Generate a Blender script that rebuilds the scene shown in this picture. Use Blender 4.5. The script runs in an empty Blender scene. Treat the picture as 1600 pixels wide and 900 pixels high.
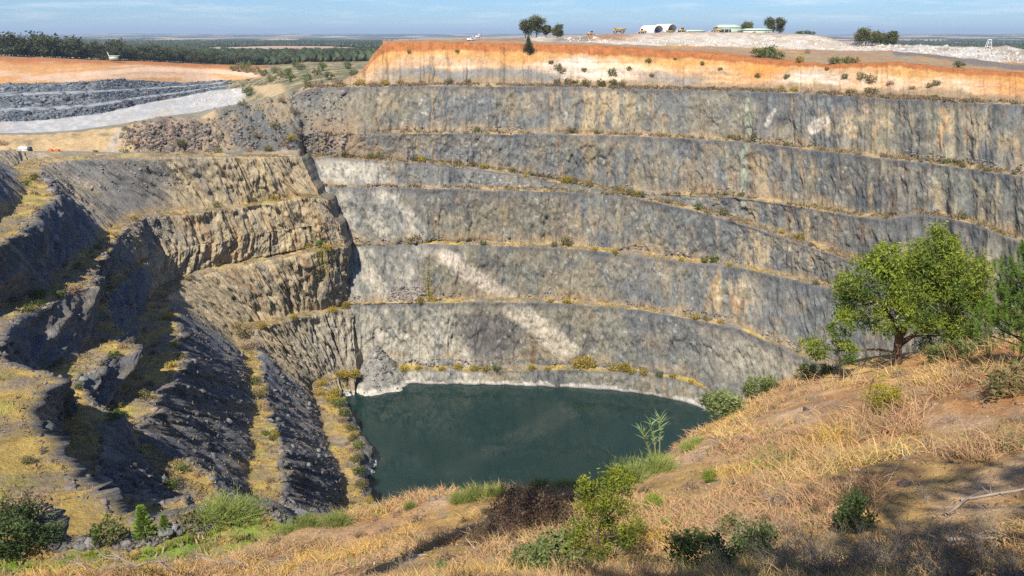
import bpy, math, random
import numpy as np
from mathutils import Vector, Matrix

# ------------------------------------------------------------------ camera, sky, sun, exposure
scn = bpy.context.scene
COL = scn.collection
random.seed(7)
RNG = np.random.default_rng(11)
FPX, HOR = 1256.0, 53.0                      # focal length and eye-level row in pixels of the 1600-wide photograph
PITCH = math.atan((450 - HOR) / FPX)
SP, CP = math.sin(PITCH), math.cos(PITCH)

cam_data = bpy.data.cameras.new('camera')
cam_data.sensor_width = 36.0
cam_data.lens = FPX / 1600 * 36.0
cam_data.clip_start = 0.5
cam_data.clip_end = 120000
cam = bpy.data.objects.new('camera', cam_data)
COL.objects.link(cam)
cam.location = (0, 0, 0)                     # eye level is z = 0, the pit lake lies at z = -150
cam.rotation_euler = (math.pi / 2 - PITCH, 0, 0)
scn.camera = cam

SUN_EL = math.radians(48)
SUN_AZ = math.radians(-160)                  # compass-like: 0 = +y (away from the camera), negative = to the left
sun_vec = Vector((math.sin(SUN_AZ) * math.cos(SUN_EL), math.cos(SUN_AZ) * math.cos(SUN_EL), math.sin(SUN_EL)))

world = bpy.data.worlds.new('World')
scn.world = world
world.use_nodes = True
wn, wl = world.node_tree.nodes, world.node_tree.links
wn.clear()
w_out = wn.new('ShaderNodeOutputWorld')
w_bg = wn.new('ShaderNodeBackground')
w_bg.inputs['Strength'].default_value = 0.10
sky = wn.new('ShaderNodeTexSky')
sky.sky_type = 'NISHITA'
sky.sun_disc = False
sky.sun_elevation = SUN_EL
sky.sun_rotation = SUN_AZ
sky.altitude = 300
sky.air_density = 1.0
sky.dust_density = 0.0
sky.ozone_density = 4.0
# thin cirrus: streaks of noise in the direction vector, stretched flat
geo = wn.new('ShaderNodeTexCoord')
mp = wn.new('ShaderNodeMapping')
mp.inputs['Scale'].default_value = (7.0, 7.0, 75.0)
wl.new(geo.outputs['Generated'], mp.inputs['Vector'])
nz = wn.new('ShaderNodeTexNoise')
nz.inputs['Scale'].default_value = 1.6
nz.inputs['Detail'].default_value = 9
nz.inputs['Roughness'].default_value = 0.62
wl.new(mp.outputs['Vector'], nz.inputs['Vector'])
rmp = wn.new('ShaderNodeValToRGB')
rmp.color_ramp.elements[0].position = 0.50
rmp.color_ramp.elements[0].color = (0, 0, 0, 1)
rmp.color_ramp.elements[1].position = 0.78
rmp.color_ramp.elements[1].color = (0.5, 0.5, 0.5, 1)
wl.new(nz.outputs['Fac'], rmp.inputs['Fac'])
wmix = wn.new('ShaderNodeMix')
wmix.data_type = 'RGBA'
wmix.inputs['B'].default_value = (8.6, 9.0, 9.4, 1)
wl.new(rmp.outputs['Color'], wmix.inputs['Factor'])
wl.new(sky.outputs['Color'], wmix.inputs['A'])
wtint = wn.new('ShaderNodeVectorMath'); wtint.operation = 'MULTIPLY'; wtint.inputs[1].default_value = (0.43, 0.62, 0.90)
wl.new(sky.outputs['Color'], wtint.inputs[0]); wl.new(wtint.outputs['Vector'], wmix.inputs['A'])
wl.new(wmix.outputs['Result'], w_bg.inputs['Color'])
wl.new(w_bg.outputs['Background'], w_out.inputs['Surface'])

sun_data = bpy.data.lights.new('sun', 'SUN')
sun_data.energy = 5.0
sun_data.angle = math.radians(0.5)
sun_data.color = (1.0, 0.93, 0.82)
sun_ob = bpy.data.objects.new('sun', sun_data)
COL.objects.link(sun_ob)
sun_ob.rotation_euler = sun_vec.to_track_quat('Z', 'Y').to_euler()

scn.view_settings.view_transform = 'Standard'
scn.view_settings.look = 'None'
scn.view_settings.gamma = 1.0
scn.view_settings.use_curve_mapping = False
scn.view_settings.exposure = 0.45
scn.cycles.use_denoising = False
scn.cycles.denoiser = 'OPENIMAGEDENOISE'
scn.cycles.denoising_input_passes = 'RGB_ALBEDO_NORMAL'
scn.cycles.denoising_prefilter = 'ACCURATE'
scn.cycles.max_bounces = 5
scn.cycles.diffuse_bounces = 3
scn.cycles.glossy_bounces = 2
scn.cycles.transmission_bounces = 2
scn.cycles.transparent_max_bounces = 4
scn.cycles.volume_bounces = 0

# ------------------------------------------------------------------ small helpers
def ray(px, py):
    dx = (np.asarray(px, float) - 800) / FPX
    dy = (450 - np.asarray(py, float)) / FPX
    return dx, CP + dy * SP, dy * CP - SP

def at_z(px, py, z):
    a, b, c = ray(px, py); s = z / c
    return np.stack(np.broadcast_arrays(a * s, b * s, c * s), -1)

def at_d(px, py, D):
    a, b, c = ray(px, py); s = D / b
    return np.stack(np.broadcast_arrays(a * s, b * s, c * s), -1)

def project(P):
    P = np.asarray(P, float)
    x, y, z = P[..., 0], P[..., 1], P[..., 2]
    t = y * CP - z * SP
    u = y * SP + z * CP
    return 800 + FPX * x / t, 450 - FPX * u / t

def hash3(ix, iy, iz, seed):
    h = (ix.astype(np.int64) * 374761393 + iy.astype(np.int64) * 668265263 + iz.astype(np.int64) * 2147483647 + seed * 1274126177) & 0xFFFFFFFF
    h = ((h ^ (h >> 13)) * 1274126177) & 0xFFFFFFFF
    h = ((h ^ (h >> 16)) * 2246822519) & 0xFFFFFFFF
    return ((h ^ (h >> 15)) & 0xFFFFFF) / float(0xFFFFFF)

def vnoise(x, y, z=0.0, seed=0):
    x, y, z = np.broadcast_arrays(np.asarray(x, float), np.asarray(y, float), np.asarray(z, float))
    ix, iy, iz = np.floor(x), np.floor(y), np.floor(z)
    fx, fy, fz = x - ix, y - iy, z - iz
    fx = fx * fx * (3 - 2 * fx); fy = fy * fy * (3 - 2 * fy); fz = fz * fz * (3 - 2 * fz)
    ix = ix.astype(np.int64); iy = iy.astype(np.int64); iz = iz.astype(np.int64)
    r = 0
    for a in (0, 1):
        wa = fx if a else 1 - fx
        for b in (0, 1):
            wb = fy if b else 1 - fy
            for c in (0, 1):
                wc = fz if c else 1 - fz
                r = r + wa * wb * wc * hash3(ix + a, iy + b, iz + c, seed)
    return r * 2 - 1

def fbm(x, y, z=0.0, oct=4, seed=0, gain=0.5):
    r, a, f, n = 0.0, 1.0, 1.0, 0.0
    for k in range(oct):
        r = r + a * vnoise(np.asarray(x) * f, np.asarray(y) * f, np.asarray(z) * f, seed + 17 * k)
        n += a; a *= gain; f *= 2.03
    return r / n

def ridged(x, y, z=0.0, oct=4, seed=0, gain=0.5):
    r, a, f, n = 0.0, 1.0, 1.0, 0.0
    for k in range(oct):
        r = r + a * (1 - np.abs(vnoise(np.asarray(x) * f, np.asarray(y) * f, np.asarray(z) * f, seed + 31 * k)))
        n += a; a *= gain; f *= 2.1
    return r / n

def cells(x, y, seed=0):
    """Voronoi blocks: a random value for the nearest cell and the distance to the cell border."""
    x, y = np.broadcast_arrays(np.asarray(x, float), np.asarray(y, float))
    ix, iy = np.floor(x).astype(np.int64), np.floor(y).astype(np.int64)
    d1 = np.full(x.shape, 9.0); d2 = np.full(x.shape, 9.0); val = np.zeros(x.shape)
    zz = np.zeros_like(ix)
    for a in (-1, 0, 1):
        for b in (-1, 0, 1):
            cx, cy = ix + a, iy + b
            ox, oy = hash3(cx, cy, zz, seed), hash3(cx, cy, zz, seed + 5)
            d = np.hypot(cx + ox - x, cy + oy - y)
            near = d < d1
            d2 = np.where(near, d1, np.minimum(d2, d))
            val = np.where(near, hash3(cx, cy, zz, seed + 9), val)
            d1 = np.where(near, d, d1)
    return val, d2 - d1

def sstep(a, b, x):
    t = np.clip((np.asarray(x, float) - a) / (b - a), 0, 1)
    return t * t * (3 - 2 * t)

def interp(pts, x, smooth=0.0):
    a = np.array(pts, float)
    x = np.asarray(x, float)
    if smooth <= 0:
        return np.interp(x, a[:, 0], a[:, 1])
    r = 0
    for k, w in zip((-1.5, -0.75, 0, 0.75, 1.5), (0.12, 0.23, 0.3, 0.23, 0.12)):
        r = r + w * np.interp(x + k * smooth, a[:, 0], a[:, 1])
    return r

def catmull(nodes, s):
    n = np.array(nodes, float)
    s = np.asarray(s, float)
    k = np.clip(np.floor(s).astype(int), 0, len(n) - 2)
    t = (s - k)[:, None]
    p0 = n[np.clip(k - 1, 0, len(n) - 1)]; p1 = n[k]; p2 = n[k + 1]; p3 = n[np.clip(k + 2, 0, len(n) - 1)]
    m1 = (p2 - p0) * 0.42; m2 = (p3 - p1) * 0.42
    return (2 * t**3 - 3 * t**2 + 1) * p1 + (t**3 - 2 * t**2 + t) * m1 + (-2 * t**3 + 3 * t**2) * p2 + (t**3 - t**2) * m2

def mixc(a, b, m):
    m = np.asarray(m)[..., None]
    return np.asarray(a) * (1 - m) + np.asarray(b) * m

def segdist(px, py, pts):
    """distance in pixels from (px,py) to the polyline pts; used once, to place a stain or a seam on the rock it belongs to"""
    d = np.full(np.shape(px), 1e9)
    for (x0, y0), (x1, y1) in zip(pts[:-1], pts[1:]):
        vx, vy = x1 - x0, y1 - y0
        t = np.clip(((px - x0) * vx + (py - y0) * vy) / (vx * vx + vy * vy), 0, 1)
        d = np.minimum(d, np.hypot(px - x0 - t * vx, py - y0 - t * vy))
    return d

def blob(px, py, cx, cy, rx, ry, soft=0.5):
    return 1 - sstep(1 - soft, 1 + soft, np.hypot((px - cx) / rx, (py - cy) / ry))

def tag(o, label=None, cat=None, group=None, kind=None):
    if label: o['label'] = label
    if cat: o['category'] = cat
    if group: o['group'] = group
    if kind: o['kind'] = kind
    return o

def mesh_np(name, V, faces, mat=None, cols=None, smooth=False):
    """V (n,3); faces either an (m,k) array or a list of such arrays"""
    me = bpy.data.meshes.new(name)
    V = np.ascontiguousarray(V, dtype=np.float32)
    fl = faces if isinstance(faces, list) else [faces]
    fl = [np.asarray(f, dtype=np.int32) for f in fl if len(f)]
    loops = np.concatenate([f.ravel() for f in fl])
    tot = np.concatenate([np.full(len(f), f.shape[1], dtype=np.int32) for f in fl])
    start = np.concatenate([[0], np.cumsum(tot)[:-1]]).astype(np.int32)
    me.vertices.add(len(V)); me.vertices.foreach_set('co', V.ravel())
    me.loops.add(len(loops)); me.loops.foreach_set('vertex_index', loops)
    me.polygons.add(len(tot)); me.polygons.foreach_set('loop_start', start); me.polygons.foreach_set('loop_total', tot)
    if smooth:
        me.polygons.foreach_set('use_smooth', np.ones(len(tot), dtype=bool))
    if cols is not None:
        at = me.color_attributes.new('Col', 'FLOAT_COLOR', 'POINT')
        c = np.ones((len(V), 4), dtype=np.float32)
        c[:, :3] = np.clip(cols, 0.002, 0.95)
        at.data.foreach_set('color', c.ravel())
    me.update(calc_edges=True)
    if mat: me.materials.append(mat)
    return me

def link(name, me, parent=None, loc=(0, 0, 0)):
    o = bpy.data.objects.new(name, me)
    COL.objects.link(o)
    o.location = loc
    if parent is not None: o.parent = parent
    return o

def empty(name, loc, rz=0.0, sc=1.0):
    o = bpy.data.objects.new(name, None)
    COL.objects.link(o)
    o.location = loc; o.rotation_euler = (0, 0, rz); o.scale = (sc, sc, sc)
    o.empty_display_size = 0.3
    return o

def grid_faces(R, C):
    i = np.arange(R * C).reshape(R, C)
    return np.stack([i[:-1, :-1], i[1:, :-1], i[1:, 1:], i[:-1, 1:]], -1).reshape(-1, 4)

# ------------------------------------------------------------------ materials
def nodes_of(m):
    m.use_nodes = True
    nt = m.node_tree
    return nt, nt.nodes, nt.links, nt.nodes['Principled BSDF']

def mat_ground(name, s1=0.35, s2=1.6, amp=0.5, bump=0.6, dist=0.5, rough=0.95, stretch=(1, 1, 1), cracks=0.0):
    """surface colour from the mesh's own Col attribute, broken up by two scales of mineral speckle, with a bump of the same grain"""
    m = bpy.data.materials.new(name)
    nt, N, L, p = nodes_of(m)
    at = N.new('ShaderNodeAttribute'); at.attribute_name = 'Col'
    tc = N.new('ShaderNodeTexCoord')
    mapn = N.new('ShaderNodeMapping'); mapn.inputs['Scale'].default_value = stretch
    L.new(tc.outputs['Object'], mapn.inputs['Vector'])
    n1 = N.new('ShaderNodeTexNoise'); n1.inputs['Scale'].default_value = s1; n1.inputs['Detail'].default_value = 8; n1.inputs['Roughness'].default_value = 0.7
    n2 = N.new('ShaderNodeTexNoise'); n2.inputs['Scale'].default_value = s2; n2.inputs['Detail'].default_value = 6; n2.inputs['Roughness'].default_value = 0.75
    L.new(mapn.outputs['Vector'], n1.inputs['Vector']); L.new(mapn.outputs['Vector'], n2.inputs['Vector'])
    add = N.new('ShaderNodeMath'); add.operation = 'ADD'
    L.new(n1.outputs['Fac'], add.inputs[0]); L.new(n2.outputs['Fac'], add.inputs[1])
    mr = N.new('ShaderNodeMapRange')
    mr.inputs['From Min'].default_value = 0.65; mr.inputs['From Max'].default_value = 1.35
    mr.inputs['To Min'].default_value = 1 - amp; mr.inputs['To Max'].default_value = 1 + amp
    L.new(add.outputs[0], mr.inputs['Value'])
    mul = N.new('ShaderNodeVectorMath'); mul.operation = 'SCALE'
    L.new(at.outputs['Color'], mul.inputs[0]); L.new(mr.outputs['Result'], mul.inputs['Scale'])
    L.new(mul.outputs['Vector'], p.inputs['Base Color'])
    bp = N.new('ShaderNodeBump'); bp.inputs['Strength'].default_value = bump; bp.inputs['Distance'].default_value = dist
    L.new(add.outputs[0], bp.inputs['Height']); L.new(bp.outputs['Normal'], p.inputs['Normal'])
    if cracks:
        vo = N.new('ShaderNodeTexVoronoi'); vo.feature = 'DISTANCE_TO_EDGE'; vo.inputs['Scale'].default_value = cracks
        wv = N.new('ShaderNodeVectorMath'); wv.operation = 'MULTIPLY_ADD'; wv.inputs[1].default_value = (2.2, 2.2, 2.2)
        L.new(n1.outputs['Color'], wv.inputs[0]); L.new(mapn.outputs['Vector'], wv.inputs[2]); L.new(wv.outputs['Vector'], vo.inputs['Vector'])
        cm = N.new('ShaderNodeMapRange'); cm.inputs['From Max'].default_value = 0.09; L.new(vo.outputs['Distance'], cm.inputs['Value'])
        b2 = N.new('ShaderNodeBump'); b2.inputs['Strength'].default_value = 0.75; b2.inputs['Distance'].default_value = 0.7
        L.new(cm.outputs['Result'], b2.inputs['Height']); L.new(bp.outputs['Normal'], b2.inputs['Normal']); L.new(b2.outputs['Normal'], p.inputs['Normal'])
    p.inputs['Roughness'].default_value = rough
    p.inputs['Specular IOR Level'].default_value = 0.15
    return m

def mat_leaf(name, trans=0.3, rough=0.6, tint=(1.1, 1.05, 0.6)):
    m = bpy.data.materials.new(name)
    nt, N, L, p = nodes_of(m)
    at = N.new('ShaderNodeAttribute'); at.attribute_name = 'Col'
    oi = N.new('ShaderNodeObjectInfo')
    hs = N.new('ShaderNodeHueSaturation')
    mr = N.new('ShaderNodeMapRange'); mr.inputs['To Min'].default_value = 0.8; mr.inputs['To Max'].default_value = 1.2
    L.new(oi.outputs['Random'], mr.inputs['Value']); L.new(mr.outputs['Result'], hs.inputs['Value'])
    L.new(at.outputs['Color'], hs.inputs['Color'])
    L.new(hs.outputs['Color'], p.inputs['Base Color'])
    p.inputs['Roughness'].default_value = rough
    p.inputs['Specular IOR Level'].default_value = 0.25
    if trans > 0:
        tr = N.new('ShaderNodeBsdfTranslucent')
        tm = N.new('ShaderNodeVectorMath'); tm.operation = 'MULTIPLY'; tm.inputs[1].default_value = tint
        L.new(hs.outputs['Color'], tm.inputs[0]); L.new(tm.outputs['Vector'], tr.inputs['Color'])
        mx = N.new('ShaderNodeMixShader'); mx.inputs['Fac'].default_value = trans
        L.new(p.outputs['BSDF'], mx.inputs[1]); L.new(tr.outputs['BSDF'], mx.inputs[2])
        L.new(mx.outputs['Shader'], N['Material Output'].inputs['Surface'])
    return m

def mat_plain(name, col, rough=0.7, noise=0.15, scale=2.0, metal=0.0, bump=0.0):
    m = bpy.data.materials.new(name)
    nt, N, L, p = nodes_of(m)
    tc = N.new('ShaderNodeTexCoord')
    n1 = N.new('ShaderNodeTexNoise'); n1.inputs['Scale'].default_value = scale; n1.inputs['Detail'].default_value = 5
    L.new(tc.outputs['Object'], n1.inputs['Vector'])
    mr = N.new('ShaderNodeMapRange'); mr.inputs['From Min'].default_value = 0.3; mr.inputs['From Max'].default_value = 0.7
    mr.inputs['To Min'].default_value = 1 - noise; mr.inputs['To Max'].default_value = 1 + noise
    L.new(n1.outputs['Fac'], mr.inputs['Value'])
    mul = N.new('ShaderNodeVectorMath'); mul.operation = 'SCALE'; mul.inputs[0].default_value = col
    L.new(mr.outputs['Result'], mul.inputs['Scale']); L.new(mul.outputs['Vector'], p.inputs['Base Color'])
    p.inputs['Roughness'].default_value = rough; p.inputs['Metallic'].default_value = metal
    p.inputs['Specular IOR Level'].default_value = 0.3
    if bump:
        bp = N.new('ShaderNodeBump'); bp.inputs['Strength'].default_value = bump; bp.inputs['Distance'].default_value = 0.05
        L.new(n1.outputs['Fac'], bp.inputs['Height']); L.new(bp.outputs['Normal'], p.inputs['Normal'])
    return m

M_ROCK = mat_ground('rock_face', 0.3, 1.5, 0.55, 1.0, 0.6, stretch=(1, 1, 0.55))
M_SOIL = mat_ground('soil', 0.25, 1.6, 0.42, 0.9, 0.6)
M_FAR = mat_ground('far_land', 0.006, 0.03, 0.35, 0.0, 0.5)
M_HILL = mat_ground('hillside_soil', 1.1, 7.0, 0.5, 1.0, 0.10)
M_LEAF = mat_leaf('leaf')
M_DRY = mat_leaf('dry_leaf', 0.2, 0.8, (1, 1, 1))
M_BARK = mat_plain('bark', (0.12, 0.085, 0.065), 0.9, 0.45, 4.0, bump=0.8)
M_TWIG = mat_leaf('dead_twig', 0.0, 0.9)

BLUE = np.array((0.136, 0.140, 0.134)); GREEN = np.array((0.188, 0.178, 0.130)); TAN = np.array((0.40, 0.305, 0.175))
RUST = np.array((0.38, 0.20, 0.085)); PALE = np.array((0.50, 0.46, 0.38)); GRASS = np.array((0.47, 0.33, 0.135))
YGRASS = np.array((0.50, 0.37, 0.10)); DARKR = np.array((0.095, 0.10, 0.11))

# ------------------------------------------------------------------ lofted pit walls
def loft(lines, rows):
    """lines: list of (C,3) arrays, top to bottom; rows: number of rows in each strip. Returns points (R,C,3), strip index and position in strip per row."""
    P, seg, t = [], [], []
    for k in range(len(lines) - 1):
        n = rows[k]
        for j in range(n):
            a = j / n
            P.append(lines[k] * (1 - a) + lines[k + 1] * a); seg.append(k); t.append(a)
    P.append(lines[-1]); seg.append(len(lines) - 2); t.append(1.0)
    return np.array(P), np.array(seg), np.array(t)

def grid_normals(P):
    du = np.gradient(P, axis=1); dv = np.gradient(P, axis=0)
    n = np.cross(du, dv)
    n /= np.maximum(np.linalg.norm(n, axis=-1, keepdims=True), 1e-6)
    if n[..., 2].mean() < 0: n = -n
    return n

def smooth_normals(n, k=9):
    ker = np.ones(k) / k
    out = np.empty_like(n)
    for c in range(3):
        a = np.apply_along_axis(lambda v: np.convolve(np.pad(v, k // 2, mode='edge'), ker, 'valid'), 1, n[..., c])
        out[..., c] = np.apply_along_axis(lambda v: np.convolve(np.pad(v, 2, mode='edge'), np.ones(5) / 5, 'valid'), 0, a)
    return out / np.maximum(np.linalg.norm(out, axis=-1, keepdims=True), 1e-6)
# ------------------------------------------------------------------ the far and right-hand pit wall
px = np.arange(432, 1830, 1.1)
L1D = interp([(400, 377), (640, 376), (800, 374), (900, 372), (1000, 366), (1100, 357), (1200, 343), (1300, 320), (1400, 300), (1500, 282), (1600, 264), (1850, 226)], px, 40)
jit = lambda s, sc=18, amp=1.3: fbm(px / sc, s * 7.7, oct=4, seed=3) * amp
Ysoil = interp([(400, 186), (432, 166), (455, 148), (480, 133), (530, 128), (566, 112), (582, 86), (600, 67), (640, 65), (800, 68), (900, 70), (1000, 76), (1100, 81), (1150, 87), (1200, 94), (1300, 100), (1400, 96), (1500, 107), (1600, 113), (1850, 128)], px, 6)
dsoil = interp([(400, 24), (560, 24), (600, 46), (1850, 46)], px, 8)
YL0 = interp([(400, 190), (432, 170), (455, 152), (480, 139), (500, 137), (640, 135), (800, 135), (900, 137), (1000, 139), (1100, 141), (1200, 144), (1300, 149), (1400, 155), (1500, 160), (1600, 165), (1850, 182)], px, 15)
YL1 = interp([(400, 212), (590, 209), (700, 209), (800, 210), (900, 211), (1000, 213), (1100, 218), (1150, 221), (1200, 226), (1300, 238), (1400, 250), (1500, 262), (1600, 277), (1850, 318)], px, 12)
YR = interp([(400, 244), (480, 245), (560, 250), (680, 257), (760, 267), (870, 287), (930, 296), (1000, 311), (1100, 333), (1200, 364), (1300, 398), (1400, 436), (1500, 474), (1850, 600)], px, 14)
YL2 = interp([(400, 288), (590, 293), (740, 297), (930, 302), (1030, 304), (1100, 306), (1150, 309), (1200, 316), (1280, 328), (1350, 341), (1385, 344), (1440, 334), (1500, 345), (1540, 357), (1600, 383), (1850, 480)], px, 8)
YL3 = interp([(400, 384), (640, 381), (800, 385), (880, 388), (940, 393), (1000, 402), (1100, 413), (1170, 421), (1240, 438), (1300, 453), (1400, 485), (1850, 640)], px, 10)
YL4 = interp([(400, 476), (680, 473), (800, 472), (880, 474), (950, 480), (1000, 485), (1090, 501), (1150, 512), (1200, 534), (1250, 556), (1400, 620), (1850, 800)], px, 10)
YM = interp([(400, 582), (640, 579), (740, 581), (860, 579), (900, 578), (960, 582), (1050, 592), (1090, 602), (1130, 622), (1200, 665), (1850, 1000)], px, 10)
YW = interp([(400, 596), (640, 590), (740, 592), (900, 598), (930, 602), (1000, 612), (1080, 631), (1130, 653), (1200, 690), (1850, 1050)], px, 10)
YA, YB = np.minimum(YR, YL2), np.maximum(YR, YL2)
fade = lambda a, b: sstep(a, b, px)
wgap = sstep(2, 16, YB - YA)
rampA = YR < YL2
wL0 = 6 + 3 * (px < 900) + 2 * fbm(px / 60, 1.0, oct=2)
wL1 = (5.5 + 1.5 * fbm(px / 40, 2.0, oct=2)) * fade(560, 610)
wA = np.where(rampA, 9 + 0 * px, np.maximum(5.0 * sstep(1035, 1090, px), 6.5 * (1 - wgap))) * (1 - 0.5 * sstep(1540, 1640, px))
wB = np.where(rampA, 5.0 * fade(575, 620) * wgap, 2.0 + 6 * wgap)
wL3 = (5.5 + 1.5 * fbm(px / 30, 4.0, oct=2)) * fade(640, 690)
wL4 = (4.5 + 1.5 * fbm(px / 30, 5.0, oct=2)) * fade(650, 690) * (1 - 0.4 * sstep(1090, 1150, px))
wM = 4.0 * (1 - 0.75 * sstep(1080, 1120, px))

def line(Y, dD, s, amp=1.2):
    return at_d(px, Y + jit(s, 14, amp) + fbm(px / 4.0, s * 3.1 + 40, oct=3, seed=8) * 1.1, L1D + dD + fbm(px / 18, s * 5.3, oct=4, seed=12) * 1.5)
def toe(crest, w, lift=0.4):
    w = w * np.clip(1.0 + 0.9 * fbm(px / 22, float(crest[0, 2]), oct=4, seed=19), .55, 1.6)
    q = crest.copy()
    d = crest[:, :2] / np.linalg.norm(crest[:, :2], axis=1, keepdims=True)
    q[:, :2] += d * w[:, None]; q[:, 2] += lift * np.minimum(w / 4, 1)
    return q
c_soil = line(Ysoil, dsoil, 0, 0.8)
c0 = line(YL0, 13, 1, 1.0); c1 = line(YL1, 0, 2); cA = line(YA, -9, 3); cB = line(YB, -18 + 6 * (1 - wgap), 4)
c3 = line(YL3, -25, 5); c4 = line(YL4, -35, 6); cM = line(YM, -42, 7, 1.0)
cW = at_z(px, YW, -150.0)
cW[:, 1] = np.minimum(cW[:, 1], cM[:, 1] - 2.0)
cW2 = cW.copy(); cW2[:, 1] -= 2.5; cW2[:, 2] = -156
cBack = c_soil.copy(); cBack[:, 1] += 8; cBack[:, 2] -= 1.5
cBack2 = cBack.copy(); cBack2[:, 1] += 20; cBack2[:, 2] -= 14
lines = [cBack2, cBack, c_soil, toe(c0, wL0), c0, toe(c1, wL1), c1, toe(cA, wA), cA, toe(cB, wB), cB, toe(c3, wL3), c3, toe(c4, wL4), c4, toe(cM, wM), cM, cW, cW2]
rows = [2, 3, 34, 6, 34, 5, 34, 6, 26, 6, 34, 5, 34, 5, 40, 5, 10, 3]
for q in range(3, len(lines)):                       # no ledge may overhang the one below it
    ymax = lines[q - 1][:, 1] - np.where(q % 2 == 0, 0.0, 0.35); f_ = np.minimum(1, ymax / lines[q][:, 1]); lines[q] = np.column_stack([lines[q][:, 0] * f_, lines[q][:, 1] * f_, lines[q][:, 2]])
FW, fseg, ft = loft(lines, rows)
isface = np.array([k in (4, 6, 8, 10, 12, 14, 16, 17) for k in fseg])
isberm = np.array([k in (3, 5, 7, 9, 11, 13, 15) for k in fseg])
issoil = fseg == 2
PX, PY = project(FW)
U = np.concatenate([[0], np.cumsum(np.linalg.norm(np.diff(c1, axis=0)[:, :2], axis=1))])[None, :] + 0 * FW[..., 0]
Z = FW[..., 2]
scar = blob(PX, PY, 590, 330, 75, 110, 0.5) * (PX < 720)
# relief: vertical flutes, blocks broken along joints, long shallow bulges
fl = (ridged(U / 5 + Z / 25, Z / 13, 0.3, 4, 21) - 0.62) * 2.0 + fbm(U / 28, Z / 30, 1.0, 3, 22) * 3.0
cv, ce = cells(U / 3.2 + fbm(U / 6, Z / 6, seed=5) + Z / 20, Z / 5.0, 40)
cv2, ce2 = cells(U / 1.4, Z / 2.6 + U / 9, 41)
blk = (cv - 0.5) * 1.3 * (1 + 0.8 * sstep(0.3, 0.9, fbm(U / 50, Z / 40, 3.0, 2, 9) + 0.4)) + (cv2 - 0.5) * 0.9 - (ce < 0.05) * 0.35
rough = fbm(U / 1.1, Z / 1.9, 0.0, 3, 31) * 1.0
joint = -np.maximum(0, 1 - np.abs(vnoise(U / 9 + Z / 17, Z / 60, seed=77)) * 14) * 0.35
face_d = fl * 0.8 + blk * 0.65 + rough + joint
face_d = face_d + scar * ((ridged(U / 7 + Z / 14, Z / 16, 0, 4, 55) - 0.6) * 5)
sd = (ridged(U / 6 + fbm(U / 20, Z / 9, 0, 2, 64), Z / 40, 0.0, 4, 61) - 0.6) * 2.8 + (ridged(U / 2.2, Z / 20, 2.0, 3, 65) - .6) * 1.6 + fbm(U / 2, Z / 3, 0, 3, 62) * 0.7
berm_d = fbm(U / 3, FW[..., 1] / 3, 0, 3, 63) * 0.7
disp = np.where(isface[:, None], face_d, np.where(issoil[:, None], sd, berm_d))
cb_, eb_ = cells(U / 10 + fbm(U / 14, Z / 14, 0, 3, 42) * .6, Z / 13, 43)
face_d = face_d - 0.8 * (1 - sstep(0.0, 0.05, eb_)) * sstep(.05, .4, fbm(U / 16, Z / 16, 5, 3, 45)) + (cb_ - .5) * 0.9
scr = sstep(.08, .45, fbm(U / 15, fseg[:, None] * 7.3 + 0 * U, 0, 3, 44)) * np.clip((ft[:, None] - .72) / .28, 0, 1) * 1.6
disp = np.where(isface[:, None], face_d + scr, np.where(issoil[:, None], sd, berm_d))
edge = np.where(isface, 0.35 + 0.65 * np.sin(np.pi * np.clip(ft, 0, 1)) ** 0.5, 1.0)
edge[fseg < 2] = 0.1
edge[(fseg == 2) & (ft < 0.1)] = 0.3
disp = disp * np.where(issoil[:, None], 1, .8 * np.interp(PX, [1150, 1380], [1, .6]))
N = smooth_normals(grid_normals(FW), 15)
Nh = N.copy(); Nh[..., 2] *= 0.4
FWD = FW + np.where(isberm[:, None], 1, 0)[..., None] * np.array((0, 0, 1.0)) * (disp * edge[:, None])[..., None] + np.where(isberm[:, None], 0, 1)[..., None] * Nh * (disp * edge[:, None])[..., None]
# rock colours
n_big = fbm(U / 48, Z / 40, 2.0, 3, 81); n_mid = fbm(U / 9, Z / 9, 0.0, 4, 82); n_f = fbm(U / 1.6, Z / 1.6, 0, 3, 83)
c = mixc(BLUE * 1.25, GREEN * 1.2, sstep(-0.25, 0.5, n_big * 0.8 + n_mid * 0.5))
c = mixc(c, DARKR, sstep(0.0, 0.4, fbm(U / 7, Z / 8, 3.0, 5, 84, .6)) * 0.7)
st1 = sstep(0.12, 0.5, fbm(U / 3.0 + Z / 60, Z / 15, 5.0, 5, 85, 0.65) + 0.35 * fbm(U / 30, Z / 18, 0, 2, 86) - 0.02)
st2 = sstep(0.2, 0.55, fbm(U / 3.4 + 9 - Z / 50, Z / 13, 6.0, 5, 87, 0.65) + 0.3 * fbm(U / 40, Z / 16, 4, 2, 88))
reg = np.zeros_like(Z)
for (bx, by, rx, ry, a) in [(930, 170, 90, 50, .75), (880, 180, 40, 40, .5), (990, 190, 60, 60, .45), (1180, 185, 90, 40, .4), (1340, 190, 70, 45, .8), (1500, 210, 110, 50, .7), (870, 245, 60, 40, .5), (1235, 270, 70, 50, .5), (1400, 305, 90, 40, .55), (1180, 400, 60, 40, .75), (1160, 465, 70, 40, .75), (1290, 350, 60, 40, .6), (700, 160, 90, 40, .2), (660, 235, 60, 30, .5), (1560, 330, 70, 60, .5), (760, 340, 50, 40, .25), (1240, 330, 60, 30, .4), (960, 250, 60, 40, .3)]:
    reg = np.maximum(reg, a * blob(PX, PY, bx, by, rx, ry, 0.8))
c = mixc(c, np.array((0.275, 0.228, 0.155)), .62 * sstep(-.2, .4, fbm(U / 11, Z / 8, 21, 5, 109, .6) + .25 * n_big))
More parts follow.
